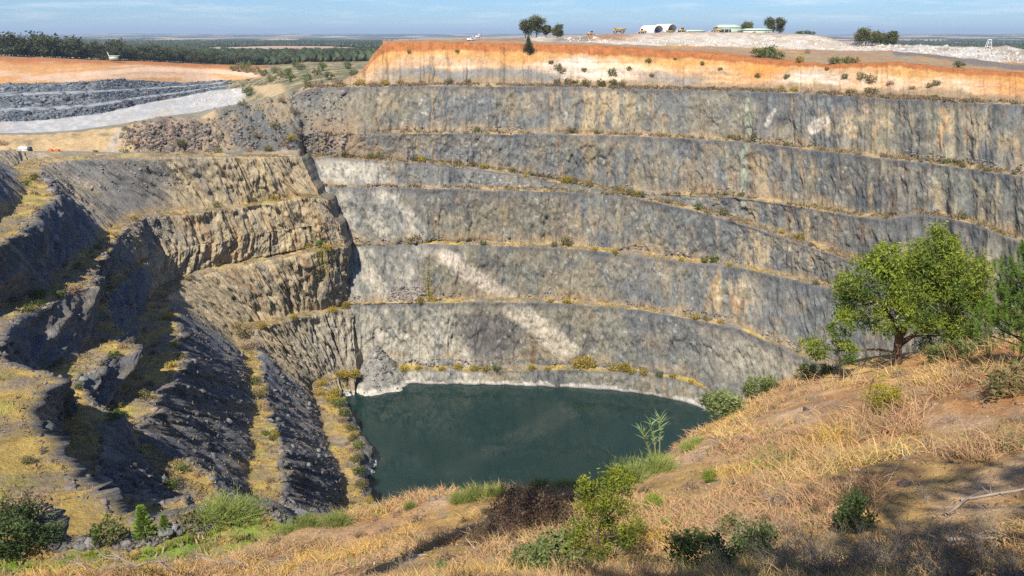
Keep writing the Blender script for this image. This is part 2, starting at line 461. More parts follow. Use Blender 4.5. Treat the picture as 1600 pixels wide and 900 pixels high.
m_tan = np.clip(st1 * (0.45 + 0.75 * reg), 0, 1)
c = mixc(c, TAN, m_tan)
c = mixc(c, np.array((0.50, 0.385, 0.225)), np.clip(sstep(.45, .8, reg + .3 * n_mid) * sstep(-.15, .25, fbm(U / 2.6, Z / 17, 15, 5, 108, .65)) * .8, 0, 1))
c = mixc(c, TAN * 1.12 + 0.02, np.clip(st2 * sstep(0.2, 0.9, reg + n_mid * 0.4) * 0.8, 0, 1))
c = mixc(c, RUST, np.clip(sstep(0.25, 0.6, fbm(U / 3.4, Z / 12, 8.0, 5, 89, .6)) * (0.2 + 0.6 * reg), 0, 1))
c = mixc(c, PALE, sstep(0.42, 0.7, fbm(U / 2.4, Z / 7, 9.0, 5, 90, 0.65)) * 0.6)
c = mixc(c, (0.30, 0.33, 0.30), sstep(0.28, 0.6, fbm(U / 2.2, Z / 5.0, 12.0, 4, 91)) * 0.5)
wob = fbm(PX / 12, PY / 12, 0, 3, 92) * 5
# pale intrusion running down to the right, and the washed, paler rock low on the left
d = segdist(PX, PY, [(655, 372), (690, 398), (745, 432), (800, 470)]) + wob
c = mixc(c, np.array((0.53, 0.46, 0.37)) * (1 + 0.22 * n_mid[..., None]), (1 - sstep(7, 16, d)) * sstep(660, 700, PX) * (0.75 + 0.25 * sstep(-.3, .1, n_mid)))
d = segdist(PX, PY, [(800, 478), (840, 508), (885, 548)]) + wob
late_band = (1 - sstep(12, 22, d)) * 0.9
lowp = blob(PX, PY, 645, 525, 105, 62, 0.35) * (fseg[:, None] >= 14)
lowp = np.maximum(lowp, blob(PX, PY, 585, 470, 40, 90, 0.5))
c = mixc(c, np.array((0.36, 0.34, 0.27)) * (1 + 0.2 * n_mid[..., None]), np.clip(lowp * 0.9 + wob * 0.02, 0, 1))
c = mixc(c, (0.135, 0.125, 0.12), (1 - sstep(.5, 1, np.hypot((PX - 755) / 80, (PY - 525) / 50) + wob / 25)) * 0.85 * (fseg[:, None] == 14))
for pts, w, col, a in [([(575, 282), (612, 330), (660, 372)], 12, (0.45, 0.44, 0.38), .85), ([(600, 300), (618, 380)], 8, (0.42, 0.42, 0.38), .7), ([(535, 270), (527, 320)], 7, (0.45, 0.43, 0.36), .7),
                       ([(600, 345), (640, 385)], 22, (0.46, 0.43, 0.36), .6), ([(560, 380), (560, 420)], 14, (0.35, 0.36, 0.33), .6), ([(555, 420), (575, 520)], 16, (0.30, 0.31, 0.29), .7),
                       ([(640, 445), (640, 460)], 20, (0.30, 0.27, 0.25), .7), ([(560, 300), (545, 360)], 26, (0.24, 0.26, 0.25), .5),
                       ([(1168, 142), (1170, 215), (1163, 240), (1160, 325)], 5, (0.33, 0.35, 0.25), .85), ([(836, 508), (833, 540), (832, 578)], 4.5, (0.19, 0.11, 0.055), .7), ([(1290, 186), (1268, 203)], 9, (0.60, 0.53, 0.42), .85),
                       ([(1210, 172), (1198, 195)], 4, (0.58, 0.52, 0.42), .6), ([(1472, 170), (1478, 190), (1466, 225)], 6, (0.45, 0.29, 0.15), .8),
                       ([(930, 140), (925, 205)], 14, (0.40, 0.31, 0.19), .5), ([(760, 268), (700, 258), (600, 252)], 6, (0.25, 0.22, 0.19), .5)]:
    d = segdist(PX, PY, pts) + wob * w / 14
    c = mixc(c, col, a * (1 - sstep(w * 0.7, w * 1.1, d)))
yl = interp([(235, 470), (262, 482), (330, 522), (380, 548), (430, 556), (480, 556), (600, 560)], PY); yr = interp([(235, 560), (262, 600), (330, 640), (380, 690), (400, 668), (440, 640), (470, 660), (480, 690), (600, 760)], PY)
wedge = sstep(-6, 6, PX - yl + wob) * (1 - sstep(-12, 14, PX - yr + 2.2 * wob)) * (PY > 240)
q1 = U * .8 + Z * .55
wc = mixc(np.array((0.43, 0.395, 0.315)), np.array((0.235, 0.232, 0.205)), sstep(-.2, .25, fbm(q1 / 4, (U - Z) / 22, 3, 4, 93)))
wc = mixc(wc, np.array((0.47, 0.43, 0.36)), sstep(.25, .55, fbm(q1 / 3, (U - Z) / 26, 7, 4, 94)))
c = mixc(c, wc, wedge * .95)
c = mixc(c, np.array((0.50, 0.44, 0.34)), late_band)
# lower right: long pale drips above the water
c = mixc(c, (0.38, 0.34, 0.26), blob(PX, PY, 1180, 560, 75, 40, 0.5) * 0.75)
fk, _ = cells(U / 1.1 + Z / 3, Z / .8, 107)
c = mixc(c, np.array((0.46, 0.44, 0.38)), (fk > .95) * .55 * sstep(-.3, .3, n_mid)); c = mixc(c, DARKR * .8, (fk < .08) * .5)
c = c * (1 + 0.32 * n_f[..., None])
# water-mark: a band bleached by the lake's minerals, thin rust line below
ring = (fseg[:, None] >= 16) & (Z < -148.7 + 1.6 * fbm(U / 7, 0 * U, 0, 4, 95))
c = np.where(ring[..., None], np.array((0.47, 0.44, 0.39)) * (1 + 0.25 * n_f[..., None]), c)
c = np.where((Z < -149.5)[..., None], np.array((0.20, 0.16, 0.10)), c)
# berms: dry grass over rubble
g = sstep(-0.2, 0.25, fbm(U / 7, FW[..., 1] / 5, 0, 4, 96))
cb = mixc(np.array((0.25, 0.22, 0.18)), np.array((0.48, 0.35, 0.17)), g)
cb = mixc(cb, YGRASS, sstep(0.0, 0.5, fbm(U / 16, 0 * U, 4, 3, 97)) * (fseg[:, None] >= 11))
c = np.where(isberm[:, None, None], cb, c)
c = np.where(((fseg == 15))[:, None, None] & (PX < 1100)[..., None], mixc(np.array((0.28, 0.25, 0.21)), YGRASS, g), c)
# crest: dark broken rubble just over the edge; scree and dead grass at the foot
tt = ft[:, None] + 0 * Z
c = np.where(isface[:, None, None], mixc(c, np.array((0.115, 0.115, 0.12)), (1 - sstep(0.02, 0.13, tt + 0.05 * n_mid)) * 0.65), c)
c = np.where(isface[:, None, None], mixc(c, np.array((0.37, 0.27, 0.155)), sstep(0.80, 1.0, tt + 0.2 * n_mid) * 0.7 * (Z > -140)), c)
# weathered soil above the rock: red cap, ochre, bleached clay
ts = np.clip(tt + 0.07 * fbm(U / 14, Z / 6, 0, 4, 101), 0, 1)
run = fbm(U / 3.0, Z / 30, 3, 4, 102)
ochre = np.array((0.56, 0.30, 0.10)); clay = np.array((0.58, 0.37, 0.20)); whitec = np.array((0.64, 0.47, 0.31)); redc = np.array((0.40, 0.155, 0.055)); brownc = np.array((0.34, 0.20, 0.12))
cs = mixc(clay, whitec, sstep(-0.1, 0.5, run + 0.5 * fbm(U / 40, Z / 20, 5, 2, 103)))
cs = mixc(cs, np.array((0.72, 0.62, 0.52)), 0.8 * np.maximum(blob(PX, PY, 925, 100, 85, 26, 0.6), blob(PX, PY, 1250, 125, 60, 18, .6)))
cs = mixc(cs, np.array((0.66, 0.40, 0.18)), sstep(0.0, 0.5, fbm(U / 12, Z / 5, 6, 4, 104)) * 0.55)
och_t = interp([(560, .42), (640, .36), (800, .42), (900, .36), (1000, .40), (1100, .36), (1180, .55), (1230, .25), (1330, .22), (1400, .45), (1480, .4), (1560, .32), (1700, .5)], PX)
och_t = och_t + .22 * fbm(U / 16, 0 * U, 3, 5, 105, .6) + .06 * run
cs = cs * (1 + .16 * np.sign(fbm(U / 60, Z / 1.3, 4, 3, 106))[..., None] * sstep(.0, .2, np.abs(fbm(U / 60, Z / 1.3, 4, 3, 106)))[..., None])
cs = mixc(cs, ochre * (1 + 0.25 * run[..., None]), (1 - sstep(och_t - 0.09, och_t + 0.12, ts)) * 0.9)
cs = mixc(cs, np.array((0.60, 0.27, 0.07)), np.maximum(blob(PX, PY, 1195, 112, 35, 22, .7) * .8, blob(PX, PY, 1590, 140, 40, 30, .8) * .7))
cs = mixc(cs, redc, 1 - sstep(0.13, 0.21, ts - 0.06 * (PX < 1150)))
lowgrey = sstep(0.55, 0.72, tt + 0.12 * n_mid) * np.maximum(blob(PX, PY, 730, 118, 150, 30, .5), np.maximum(blob(PX, PY, 1050, 126, 55, 20, .5) * .8, blob(PX, PY, 840, 118, 40, 20, .5)))
cs = mixc(cs, np.array((0.235, 0.225, 0.20)) * (1 + .3 * run[..., None]), lowgrey)
scrub = sstep(0.74, 0.95, tt + 0.2 * n_mid + .08 * sstep(1150, 1250, PX))
cs = mixc(cs, np.array((0.33, 0.24, 0.14)), scrub * 0.9)
leftdull = 1 - sstep(545, 600, PX)
cs = mixc(cs, np.array((0.34, 0.26, 0.17)), leftdull * 0.8)
c = np.where((fseg <= 2)[:, None, None], np.where((fseg < 2)[:, None, None], brownc, cs), c)
# brush and rubble at the left end, where the benches die out
lb = blob(PX, PY, 470, 215, 130, 34, 0.5) * 0.75 + blob(PX, PY, 560, 222, 70, 22, 0.6) * 0.5
c = mixc(c, mixc(np.array((0.30, 0.22, 0.14)), np.array((0.16, 0.16, 0.15)), sstep(-.2, .3, n_mid)), np.clip(lb, 0, 0.85) * (fseg[:, None] >= 4))
o = link('pit_wall', mesh_np('pit_wall', FWD.reshape(-1, 3), grid_faces(*FW.shape[:2]), M_ROCK, c.reshape(-1, 3)))
tag(o, 'blue grey benched rock wall curving round the far side of the pit lake', 'rock wall', kind='structure')
FAR = dict(P=FWD, seg=fseg, t=ft, PX=PX, PY=PY)

# ------------------------------------------------------------------ the left-hand wall: tan buttress, then the benches seen end on, running round under the viewpoint
D_, Zz = at_d, at_z
A = [D_(470, 246, 350), D_(430, 246, 341), D_(380, 246, 331), D_(250, 247, 319), D_(84, 254, 304), np.array((-158, 268, -46)), Zz(88, 306, -46), np.array((-112, 172, -45)), np.array((-101, 122, -46)), Zz(90, 800, -43), Zz(400, 812, -43), np.array((18, 64, -45)), np.array((75, 78, -46))]
B = [D_(510, 312, 343), D_(478, 310, 336), D_(400, 322, 327), D_(310, 334, 314), D_(222, 344, 299), np.array((-131, 258, -65)), np.array((-117, 218, -62)), Zz(140, 452, -60), Zz(72, 598, -60), Zz(190, 778, -60), np.array((-25, 94, -62)), np.array((20, 93, -62)), np.array((78, 106, -62))]
C = [D_(528, 350, 342.4), D_(493, 352, 335.4), D_(410, 364, 326.3), D_(322, 380, 313), D_(248, 402, 297), np.array((-126, 262, -76)), np.array((-117, 226, -75)), Zz(215, 545, -75), Zz(188, 640, -75), Zz(186, 755, -75), np.array((-30, 113, -76)), np.array((20, 111, -76)), np.array((82, 125, -76))]
E_ = [D_(545, 386, 337), D_(502, 392, 330), D_(402, 411, 320.5), D_(322, 430, 306), D_(270, 460, 287), np.array((-113, 254, -90)), Zz(293, 565, -88), Zz(246, 640, -86), Zz(256, 690, -86), Zz(340, 735, -90), Zz(440, 800, -95), np.array((20, 131, -95)), np.array((86, 146, -95))]
F_ = [D_(550, 482, 342), D_(510, 490, 331), D_(452, 501, 317), D_(412, 511, 306), D_(395, 522, 298), np.array((-95, 282, -116)), Zz(421, 600, -116), Zz(436, 690, -115), Zz(446, 760, -113), Zz(474, 802, -112), np.array((-22, 163, -112)), np.array((25, 158, -112)), np.array((90, 172, -112))]
G = [Zz(556, 590, -143), Zz(535, 591, -143), Zz(515, 597, -143), Zz(505, 605, -143), Zz(512, 614, -143), Zz(532, 626, -142.5), Zz(546, 650, -142), Zz(563, 715, -142), Zz(584, 785, -142), np.array((-29, 206, -142)), np.array((0, 196, -142)), np.array((40, 196, -142)), np.array((97, 216, -142))]
wid = {'A': [3, 4, 5, 9, 10, 5, 8, 9, 11, 12, 11, 8, 8], 'B': [4, 5, 5, 5, 6, 5, 8, 9, 30, 22, 9, 8, 8], 'C': [0, 0, 0, 0, 1, 4, 8, 13, 9, 8, 8, 7, 7], 'E': [5, 5, 5.5, 6, 8, 9, 16, 11, 9, 12, 10, 8, 8], 'F': [4, 4.5, 5, 6, 8, 6, 7, 7, 8, 8, 8, 8, 8], 'G': [4, 4, 5, 6, 8, 10, 11, 9, 9, 8, 6, 6, 6]}
sN = np.concatenate([np.linspace(0, 4.4, 420), np.linspace(4.4, 10.5, 820)[1:], np.linspace(10.5, 12, 90)[1:]])
def out_dir(c):
    t = np.gradient(c[:, :2], axis=0); t = np.stack([np.convolve(np.pad(t[:, k], 40, mode='edge'), np.ones(81) / 81, 'valid') for k in (0, 1)], 1)
    n = np.stack([t[:, 1], -t[:, 0]], 1); n /= np.linalg.norm(n, axis=1, keepdims=True)
    cen = np.array((10, 225.0)) - c[:, :2]
    n *= -np.sign((n * cen).sum(1, keepdims=True))
    return n
Lw, names = [], 'A B C E F G'.split()
arcC = np.concatenate([[0], np.cumsum(np.linalg.norm(np.diff(catmull(C, sN), axis=0)[:, :2], axis=1))])
jagk = 0
for nm, nodes in zip(names, (A, B, C, E_, F_, G)):
    cr = catmull(nodes, sN)
    w = np.interp(sN, np.arange(13), wid[nm])
    if nm == 'B': w = np.where((sN > 7) & (sN < 8), np.interp(sN, [7, 8], [8, 13]), np.where((sN >= 8) & (sN < 9), np.interp(sN, [8, 8.4, 9], [13, 27, 22]), w))
    n = out_dir(cr)
    bay = {'A': 14, 'B': 14, 'C': 9, 'E': 4}.get(nm, 0)
    cr[:, :2] += n * (bay * np.sin(np.pi * np.clip(sN - 7, 0, 1)) ** 1.3)[:, None]
    if nm == 'A': cr[:, :2] += n * (17 * np.sin(np.pi * np.clip(sN - 8, 0, 1)) ** 1.3)[:, None]
    # crests broken back in bites, so each bench ends in spurs and notches
    left = sstep(4.2, 5.2, sN)
    arc = np.concatenate([[0], np.cumsum(np.linalg.norm(np.diff(cr, axis=0), axis=1))])
    bite = fbm(arc / 26, jagk * 3.3, 0, 3, 200 + jagk) * 3.0 * left - (ridged((arcC + 1.0 * cr[:, 2]) / 14, cr[:, 2] / 80, 0, 2, 134) - .6) * 4.0 * left + fbm(arc / 4.5, jagk * 5.1, 0, 3, 210 + jagk) * 1.3 + fbm(arc / 1.3, jagk * 5.1, 0, 3, 215 + jagk) * 0.9 + (cells(arc / 6.0, 0 * arc + jagk * 3.3, 216)[0] - .5) * 2.4 * left
    bite = bite * sstep(0, 1.5, w)
    cr2 = cr.copy(); cr2[:, :2] += n * bite[:, None]; cr2[:, 2] += fbm(arc / 9, jagk * 2.0, 0, 3, 220 + jagk) * 1.2 * left
    tw = np.maximum(w - bite * 0.4 + fbm(arc / 15, jagk, 0, 3, 230 + jagk) * 2.5 * left, 0.0 if nm == 'C' else 1.0)
    if nm == 'C': tw = tw * sstep(0, 1.5, w)
    to = cr.copy(); to[:, :2] += n * (np.maximum(tw, bite + 0.5 * (w > 0.5)))[:, None]; to[:, 2] += (0.35 + 0.06 * tw + (0.15 * tw if nm == 'B' else 0) * sstep(7.3, 8, sN)) * sstep(0, 1.5, w)
    Lw += [to, cr2]
    jagk += 1
zt = catmull([D_(470, 245, 352), D_(430, 245, 344), D_(380, 245, 336), D_(250, 243, 330), D_(50, 236, 318), np.array((-182, 266, -36)), np.array((-159, 226, -25)), np.array((-131, 165, -24)), np.array((-126, 95, -42)), np.array((-62, 42, -36)), np.array((-30, 34, -32)), np.array((20, 38, -37)), np.array((70, 46, -37))], sN)
zb = zt.copy(); n = out_dir(zt); zb[:, :2] += n * 26; zb[:, 2] += np.interp(sN, [0, 3.9, 4.6, 12], [-2.5, -2.5, 1.0, -1])
base = Lw[-1].copy(); base[:, :2] -= out_dir(Lw[-1]) * np.interp(sN, np.arange(13), [7, 7, 7, 7, 7, 5, 4, 4, 4, 4, 6, 6, 6])[:, None]; base[:, 2] = -156
lines = [zb, zt] + Lw + [base]
rows = [8, 20, 6, 30, 8, 22, 7, 24, 8, 36, 6, 40, 6, 14]
LW, lseg, lt = loft(lines, rows)
l_berm = np.array([k in (2, 4, 6, 8, 10, 12) for k in lseg]); l_face = np.array([k in (1, 3, 5, 7, 9, 11, 13) for k in lseg])
PX, PY = project(LW)
arc = np.concatenate([[0], np.cumsum(np.linalg.norm(np.diff(catmull(C, sN), axis=0)[:, :2], axis=1))])
U = arc[None, :] + 0 * LW[..., 0]; Z = LW[..., 2]
S = sN[None, :] + 0 * Z
leftm = sstep(4.2, 5.0, S)
q = U + np.where(S < 4.5, -0.2, 0.5) * Z                # joints lean
fl = (ridged(q / 6.0, Z / 30, 0.2, 4, 121) - 0.62) * 4.6 + fbm(U / 24, Z / 30, 1, 3, 122) * 3.0
cv, ce = cells(q / 3.0, Z / 8.5, 140); cv2, ce2 = cells(q / 1.3, Z / 2.6, 141)
blk = (cv - 0.5) * 3.4 + (cv2 - 0.5) * 1.3
cleft = -np.maximum(0, 1 - np.abs(vnoise(q / 6, Z / 45, seed=177)) * 7) * 2.6 - np.maximum(0, 1 - np.abs(vnoise(q / 2.4, Z / 16, seed=178)) * 5) * 1.3
face_d = fl * 0.85 + blk * 0.62 + cleft + fbm(U / 1.4, Z / 1.6, 0, 3, 131) * 1.0
# ribs and gullies down the near left benches
bed = U * 0.75 - Z * 0.6 + 2.5 * fbm(U / 12, Z / 12, 0, 2, 133)
rib = (ridged((U + 1.0 * Z) / 14, Z / 80, 0, 2, 134) - .6) * 3.6 + (ridged((U + 1.0 * Z) / 3.0, Z / 30, 3, 3, 135) - .6) * 2.0
bl3, be3 = cells((U + 1.0 * Z) / 2.4, (Z - .2 * U) / 9.0, 143)
rib = rib + (bl3 - .5) * 1.0 + (cells((U + 1.0 * Z) / 1.1, (Z - .2 * U) / 4.0, 144)[0] - .5) * .8 + fbm(U / 1.0, Z / 1.0, 0, 3, 145) * .6
bed2 = (U + .25 * Z) * .9 + fbm(U / 10, Z / 10, 0, 3, 146) * 2
rib = rib + ((bed2 / 3.6) % 1 - .5) * .9 * sstep(7.2, 7.8, S) + ((bed2 / 9.3) % 1 - .5) * 1.3 * sstep(7.2, 7.8, S)
face_d = face_d * (1 - leftm) + rib * leftm
near = sstep(7.2, 8.2, S)
face_d = face_d * (1 - 0.25 * near) * (1 - 0.55 * sstep(8.6, 9.2, S) * (Z > -50))
berm_d = fbm(LW[..., 0] / 3, LW[..., 1] / 3, 0, 4, 163) * (0.7 + 0.1 * leftm)
cflat = (lseg == 6)[:, None] & (S < 4.3)
disp = np.where(l_face[:, None] | cflat, face_d, berm_d)
edge = np.where(l_face, 0.35 + 0.65 * np.sin(np.pi * np.clip(lt, 0, 1)) ** 0.5, 1.0); edge[lseg == 0] = 0.6
edge = edge[:, None] * np.ones_like(S); edge[(lseg == 6)[:, None] & (S < 4.3)] = 0.8; edge[(np.isin(lseg, (5, 7)))[:, None] & (S < 4.3)] = 0.85
N = smooth_normals(grid_normals(LW), 15); Nh = N.copy(); Nh[..., 2] *= 0.4
LWD = LW + np.where((l_berm[:, None] & ~cflat)[..., None], np.array((0, 0, 1.0)), Nh) * (disp * edge)[..., None]
face_near = 1
n_mid = fbm(U / 8, Z / 8, 0, 4, 182); n_f = fbm(U / 1.5, Z / 1.5, 0, 3, 183); n_big = fbm(U / 40, Z / 30, 2, 3, 181)
tanrock = np.array((0.43, 0.35, 0.225)); greyb = np.array((0.285, 0.25, 0.19))
c = mixc(tanrock, greyb, sstep(-0.1, 0.45, fbm(q / 5, Z / 14, 3, 4, 184) + 0.5 * n_big))
c = mixc(c, np.array((0.50, 0.39, 0.22)), sstep(0.1, 0.5, fbm(q / 3, Z / 22, 5, 4, 185)) * 0.7)
c = mixc(c, np.array((0.36, 0.22, 0.11)), sstep(0.25, 0.55, fbm(q / 5, Z / 16, 6, 4, 186)) * 0.5)
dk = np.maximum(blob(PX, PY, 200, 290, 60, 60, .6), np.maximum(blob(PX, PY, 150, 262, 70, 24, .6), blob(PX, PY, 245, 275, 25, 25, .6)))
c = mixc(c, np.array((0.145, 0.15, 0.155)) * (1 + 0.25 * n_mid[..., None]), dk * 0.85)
c = mixc(c, np.array((0.37, 0.35, 0.29)), blob(PX, PY, 520, 540, 70, 55, .6) * 0.6)
cl = mixc(np.array((0.13, 0.14, 0.16)), np.array((0.20, 0.195, 0.195)), sstep(-0.3, 0.4, n_mid + (bl3 - .5)))
cl = mixc(cl, np.array((0.31, 0.275, 0.235)), sstep(0.2, 0.5, fbm(bed / 2.2, Z / 9, 4, 4, 189)) * 0.6)
cl = mixc(cl, np.array((0.30, 0.24, 0.14)), sstep(0.1, 0.45, fbm(U / 7, Z / 9, 9, 4, 190)) * 0.35)
c = mixc(c, cl, leftm)
c = c * (1 + 0.18 * n_f[..., None])
g = sstep(-0.45, 0.15, fbm(LW[..., 0] / 5, LW[..., 1] / 5, 0, 4, 196))
cb = mixc(np.array((0.28, 0.23, 0.17)), np.where((leftm > .5)[..., None], np.array((0.50, 0.35, 0.105)), np.array((0.43, 0.32, 0.155))), g)
cb = mixc(cb, np.array((0.33, 0.33, 0.08)), sstep(0.15, 0.5, fbm(LW[..., 0] / 6, LW[..., 1] / 6, 5, 3, 197)) * 0.6)
cb = mixc(cb, np.array((0.23, 0.19, 0.14)), sstep(0.0, 0.4, fbm(LW[..., 0] / 2.5, LW[..., 1] / 2.5, 9, 4, 198)) * 0.65)
c = np.where((l_berm[:, None] & ~cflat)[..., None], cb, c)
tt = lt[:, None] + 0 * Z
c = np.where(l_face[:, None, None], mixc(c, GRASS * 0.8, sstep(0.86, 1.0, tt + 0.12 * n_mid) * 0.6 * (Z > -140) * ~((lseg == 5)[:, None] & (S < 4.3))), c)
c = np.where(((lseg == 1)[:, None] & (S > 8.4))[..., None], mixc(np.array((0.30, 0.22, 0.13)), np.array((0.20, 0.22, 0.07)), sstep(-.2, .3, n_mid)), c)
trk = (lseg[:, None] == 2) & (S > 8.6)
gg = sstep(-0.3, 0.3, fbm(LW[..., 0] / 2.2, LW[..., 1] / 2.2, 1, 4, 199))
c = np.where(trk[..., None], mixc(np.array((0.48, 0.34, 0.14)), np.array((0.20, 0.30, 0.04)), gg), c)
c = np.where((lseg == 0)[:, None, None], mixc(np.array((0.30, 0.24, 0.15)), np.array((0.38, 0.29, 0.14)), g), c)
ringz = (Z < -147.6 + 0.8 * fbm(U / 5, 0 * U, 0, 3, 95)) & (lseg[:, None] >= 12)
c = np.where(ringz[..., None], np.array((0.55, 0.51, 0.44)) * (1 + 0.15 * n_f[..., None]), c)
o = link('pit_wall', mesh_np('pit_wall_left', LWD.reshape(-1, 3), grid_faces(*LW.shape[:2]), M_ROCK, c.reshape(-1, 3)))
tag(o, 'tan and dark rock benches with dry yellow ledges on the left side of the pit', 'rock wall', kind='structure')
LEFT = dict(P=LWD, seg=lseg, t=lt, PX=PX, PY=PY, S=S)

# end face of the buttress, turning back into the slot behind it
ends = np.array([l[0] for l in lines])
zs = np.linspace(ends[1, 2], ends[-1, 2], 120)
ex = np.interp(-zs, -LWD[8:, 0, 2], LWD[8:, 0, 0]); ey = np.interp(-zs, -LWD[8:, 0, 2], LWD[8:, 0, 1])
K = 26
kk = np.linspace(0, 1, K)
EF = np.zeros((120, K, 3))
EF[..., 0] = ex[:, None] - 10 * kk[None] ** 2 + 0.15; EF[..., 1] = ey[:, None] + 46 * kk[None]; EF[..., 2] = zs[:, None]
e1 = fbm(EF[..., 1] / 5, EF[..., 2] / 14, 0, 4, 301) * 2.2 * np.minimum(1, kk * 6)[None]
EF[..., 0] += e1
c = mixc(np.array((0.20, 0.19, 0.17)), np.array((0.30, 0.25, 0.17)), sstep(-.3, .3, fbm(EF[..., 1] / 4, EF[..., 2] / 12, 3, 4, 302)))
o = link('pit_wall', mesh_np('pit_wall_end', EF.reshape(-1, 3), grid_faces(120, K), M_ROCK, c.reshape(-1, 3)))
tag(o, 'steep shaded end of the tan rock buttress above the lake', 'rock wall', kind='structure')

# cone of fallen grey rock at the foot of the slot
ang = np.linspace(0, 2 * np.pi, 90); rr = np.linspace(0, 1, 40)
apex = at_z(586, 538, -133.0)
ar, aa = np.meshgrid(rr, ang, indexing='ij')
CN = np.stack([apex[0] + 1 + ar * 17 * np.cos(aa), apex[1] - 1 + ar * 20 * np.sin(aa), apex[2] - 20 * ar ** 0.92 + 0 * aa], -1)
CN[..., 2] += (fbm(CN[..., 0] / 1.6, CN[..., 1] / 1.6, 0, 4, 311) * 1.2 + fbm(CN[..., 0] / 7, CN[..., 1] / 7, 0, 3, 313) * 3.5 * ar) * (ar > 0.02)
c = mixc(np.array((0.24, 0.235, 0.215)), np.array((0.34, 0.32, 0.27)), sstep(-.3, .4, fbm(CN[..., 0], CN[..., 1], 0, 4, 312)))
c = np.where((CN[..., 2] < -148.2)[..., None], np.array((0.55, 0.51, 0.44)), c)
o = link('scree', mesh_np('scree', CN.reshape(-1, 3), grid_faces(40, 90), M_ROCK, c.reshape(-1, 3)))
tag(o, 'cone of grey fallen rock at the corner of the lake', 'scree', kind='structure')

# ------------------------------------------------------------------ lake
WV = np.array([(-95, 130, -150), (160, 130, -150), (160, 380, -150), (-95, 380, -150)], float)
mw = bpy.data.materials.new('lake_water')
nt, NN, LL, p = nodes_of(mw)
p.inputs['Base Color'].default_value = (0.011, 0.042, 0.043, 1)
p.inputs['Roughness'].default_value = 0.05
p.inputs['IOR'].default_value = 1.33
tc = NN.new('ShaderNodeTexCoord')
n1 = NN.new('ShaderNodeTexNoise'); n1.inputs['Scale'].default_value = 0.9; n1.inputs['Detail'].default_value = 5
bp = NN.new('ShaderNodeBump'); bp.inputs['Strength'].default_value = 0.08; bp.inputs['Distance'].default_value = 0.06
LL.new(tc.outputs['Object'], n1.inputs['Vector']); LL.new(n1.outputs['Fac'], bp.inputs['Height']); LL.new(bp.outputs['Normal'], p.inputs['Normal'])
n2 = NN.new('ShaderNodeTexNoise'); n2.inputs['Scale'].default_value = 0.02; n2.inputs['Detail'].default_value = 3
LL.new(tc.outputs['Object'], n2.inputs['Vector'])
mx = NN.new('ShaderNodeMix'); mx.data_type = 'RGBA'; mx.inputs['A'].default_value = (0.008, 0.025, 0.023, 1); mx.inputs['B'].default_value = (0.013, 0.036, 0.033, 1)
LL.new(n2.outputs['Fac'], mx.inputs['Factor']); LL.new(mx.outputs['Result'], p.inputs['Base Color'])
rn = NN.new('ShaderNodeMapRange'); rn.inputs['From Min'].default_value = .42; rn.inputs['From Max'].default_value = .6; rn.inputs['To Min'].default_value = .03; rn.inputs['To Max'].default_value = .16
n3 = NN.new('ShaderNodeTexNoise'); n3.inputs['Scale'].default_value = 0.035; n3.inputs['Detail'].default_value = 4; LL.new(tc.outputs['Object'], n3.inputs['Vector']); LL.new(n3.outputs['Fac'], rn.inputs['Value']); LL.new(rn.outputs['Result'], p.inputs['Roughness'])
o = link('water', mesh_np('water', WV, np.array([[0, 1, 2, 3]]), mw))
tag(o, 'still dark teal lake at the bottom of the pit', 'lake', kind='structure')

# ------------------------------------------------------------------ ground behind the buttress: works pad, banks, second pit, orange slope
qx = np.arange(-420, 640, 1.5)
def lineq(Y, D, smooth=10, jy=0.6, seed=0):
    y = interp(Y, qx, smooth) + fbm(qx / 16, seed * 3.1, 0, 4, 330 + seed) * jy
    return at_d(qx, y, interp(D, qx, smooth))
def lineqz(D, z, smooth=10):
    d = interp(D, qx, smooth); z = interp(z, qx, smooth)
    a, b, cc = ray(qx, 450.0)
    # a point at forward distance d on the vertical plane of this column, at height z
    t = d * CP - z * SP
    return np.stack([(qx - 800) / FPX * t, d, z], -1)
pad_f = lineqz([(-420, 318), (70, 321), (250, 333), (380, 339), (430, 347), (468, 355), (482, 384), (640, 386)], [(-420, -49.5), (70, -49.5), (250, -50), (470, -52), (640, -60)], 3)
pad_m = lineq([(-420, 241), (0, 242), (200, 243), (330, 244), (470, 244), (500, 244), (560, 244), (640, 244)], [(-420, 323), (70, 326), (250, 337), (380, 343), (430, 351), (468, 359), (482, 386), (640, 388)], 3)
pad_b = lineq([(-420, 234), (0, 233), (90, 234), (185, 235), (200, 236), (330, 238), (400, 236), (468, 232), (490, 230), (640, 220)], [(-420, 334), (0, 336), (190, 344), (330, 352), (400, 358), (440, 362), (468, 368), (486, 390), (640, 392)], 3, seed=1)
bank_m = lineq([(-420, 222), (0, 222), (90, 221), (185, 219), (205, 215), (250, 212), (300, 214), (340, 210), (380, 196), (420, 196), (470, 192), (520, 182), (640, 178)], [(-420, 338), (0, 341), (190, 350), (330, 361), (400, 368), (440, 372), (470, 378), (490, 397), (640, 402)], 3, seed=2, jy=1.5)
bank_t = lineq([(-420, 210), (0, 211), (60, 210), (110, 207), (150, 203), (185, 199), (205, 196), (250, 187), (280, 184), (310, 186), (335, 172), (360, 168), (400, 163), (430, 150), (460, 140), (500, 138), (560, 136), (640, 140)], [(-420, 346), (0, 350), (190, 362), (330, 378), (400, 388), (440, 394), (480, 404), (640, 412)], 3, seed=3, jy=1.5)
road = lineq([(-420, 207), (0, 208), (60, 207), (110, 204), (190, 193), (250, 182), (300, 176), (340, 168), (380, 160), (410, 156), (440, 147), (480, 136), (520, 128), (560, 125), (640, 130)], [(-420, 366), (0, 370), (190, 390), (330, 408), (400, 422), (440, 432), (520, 440), (640, 432)], seed=4)
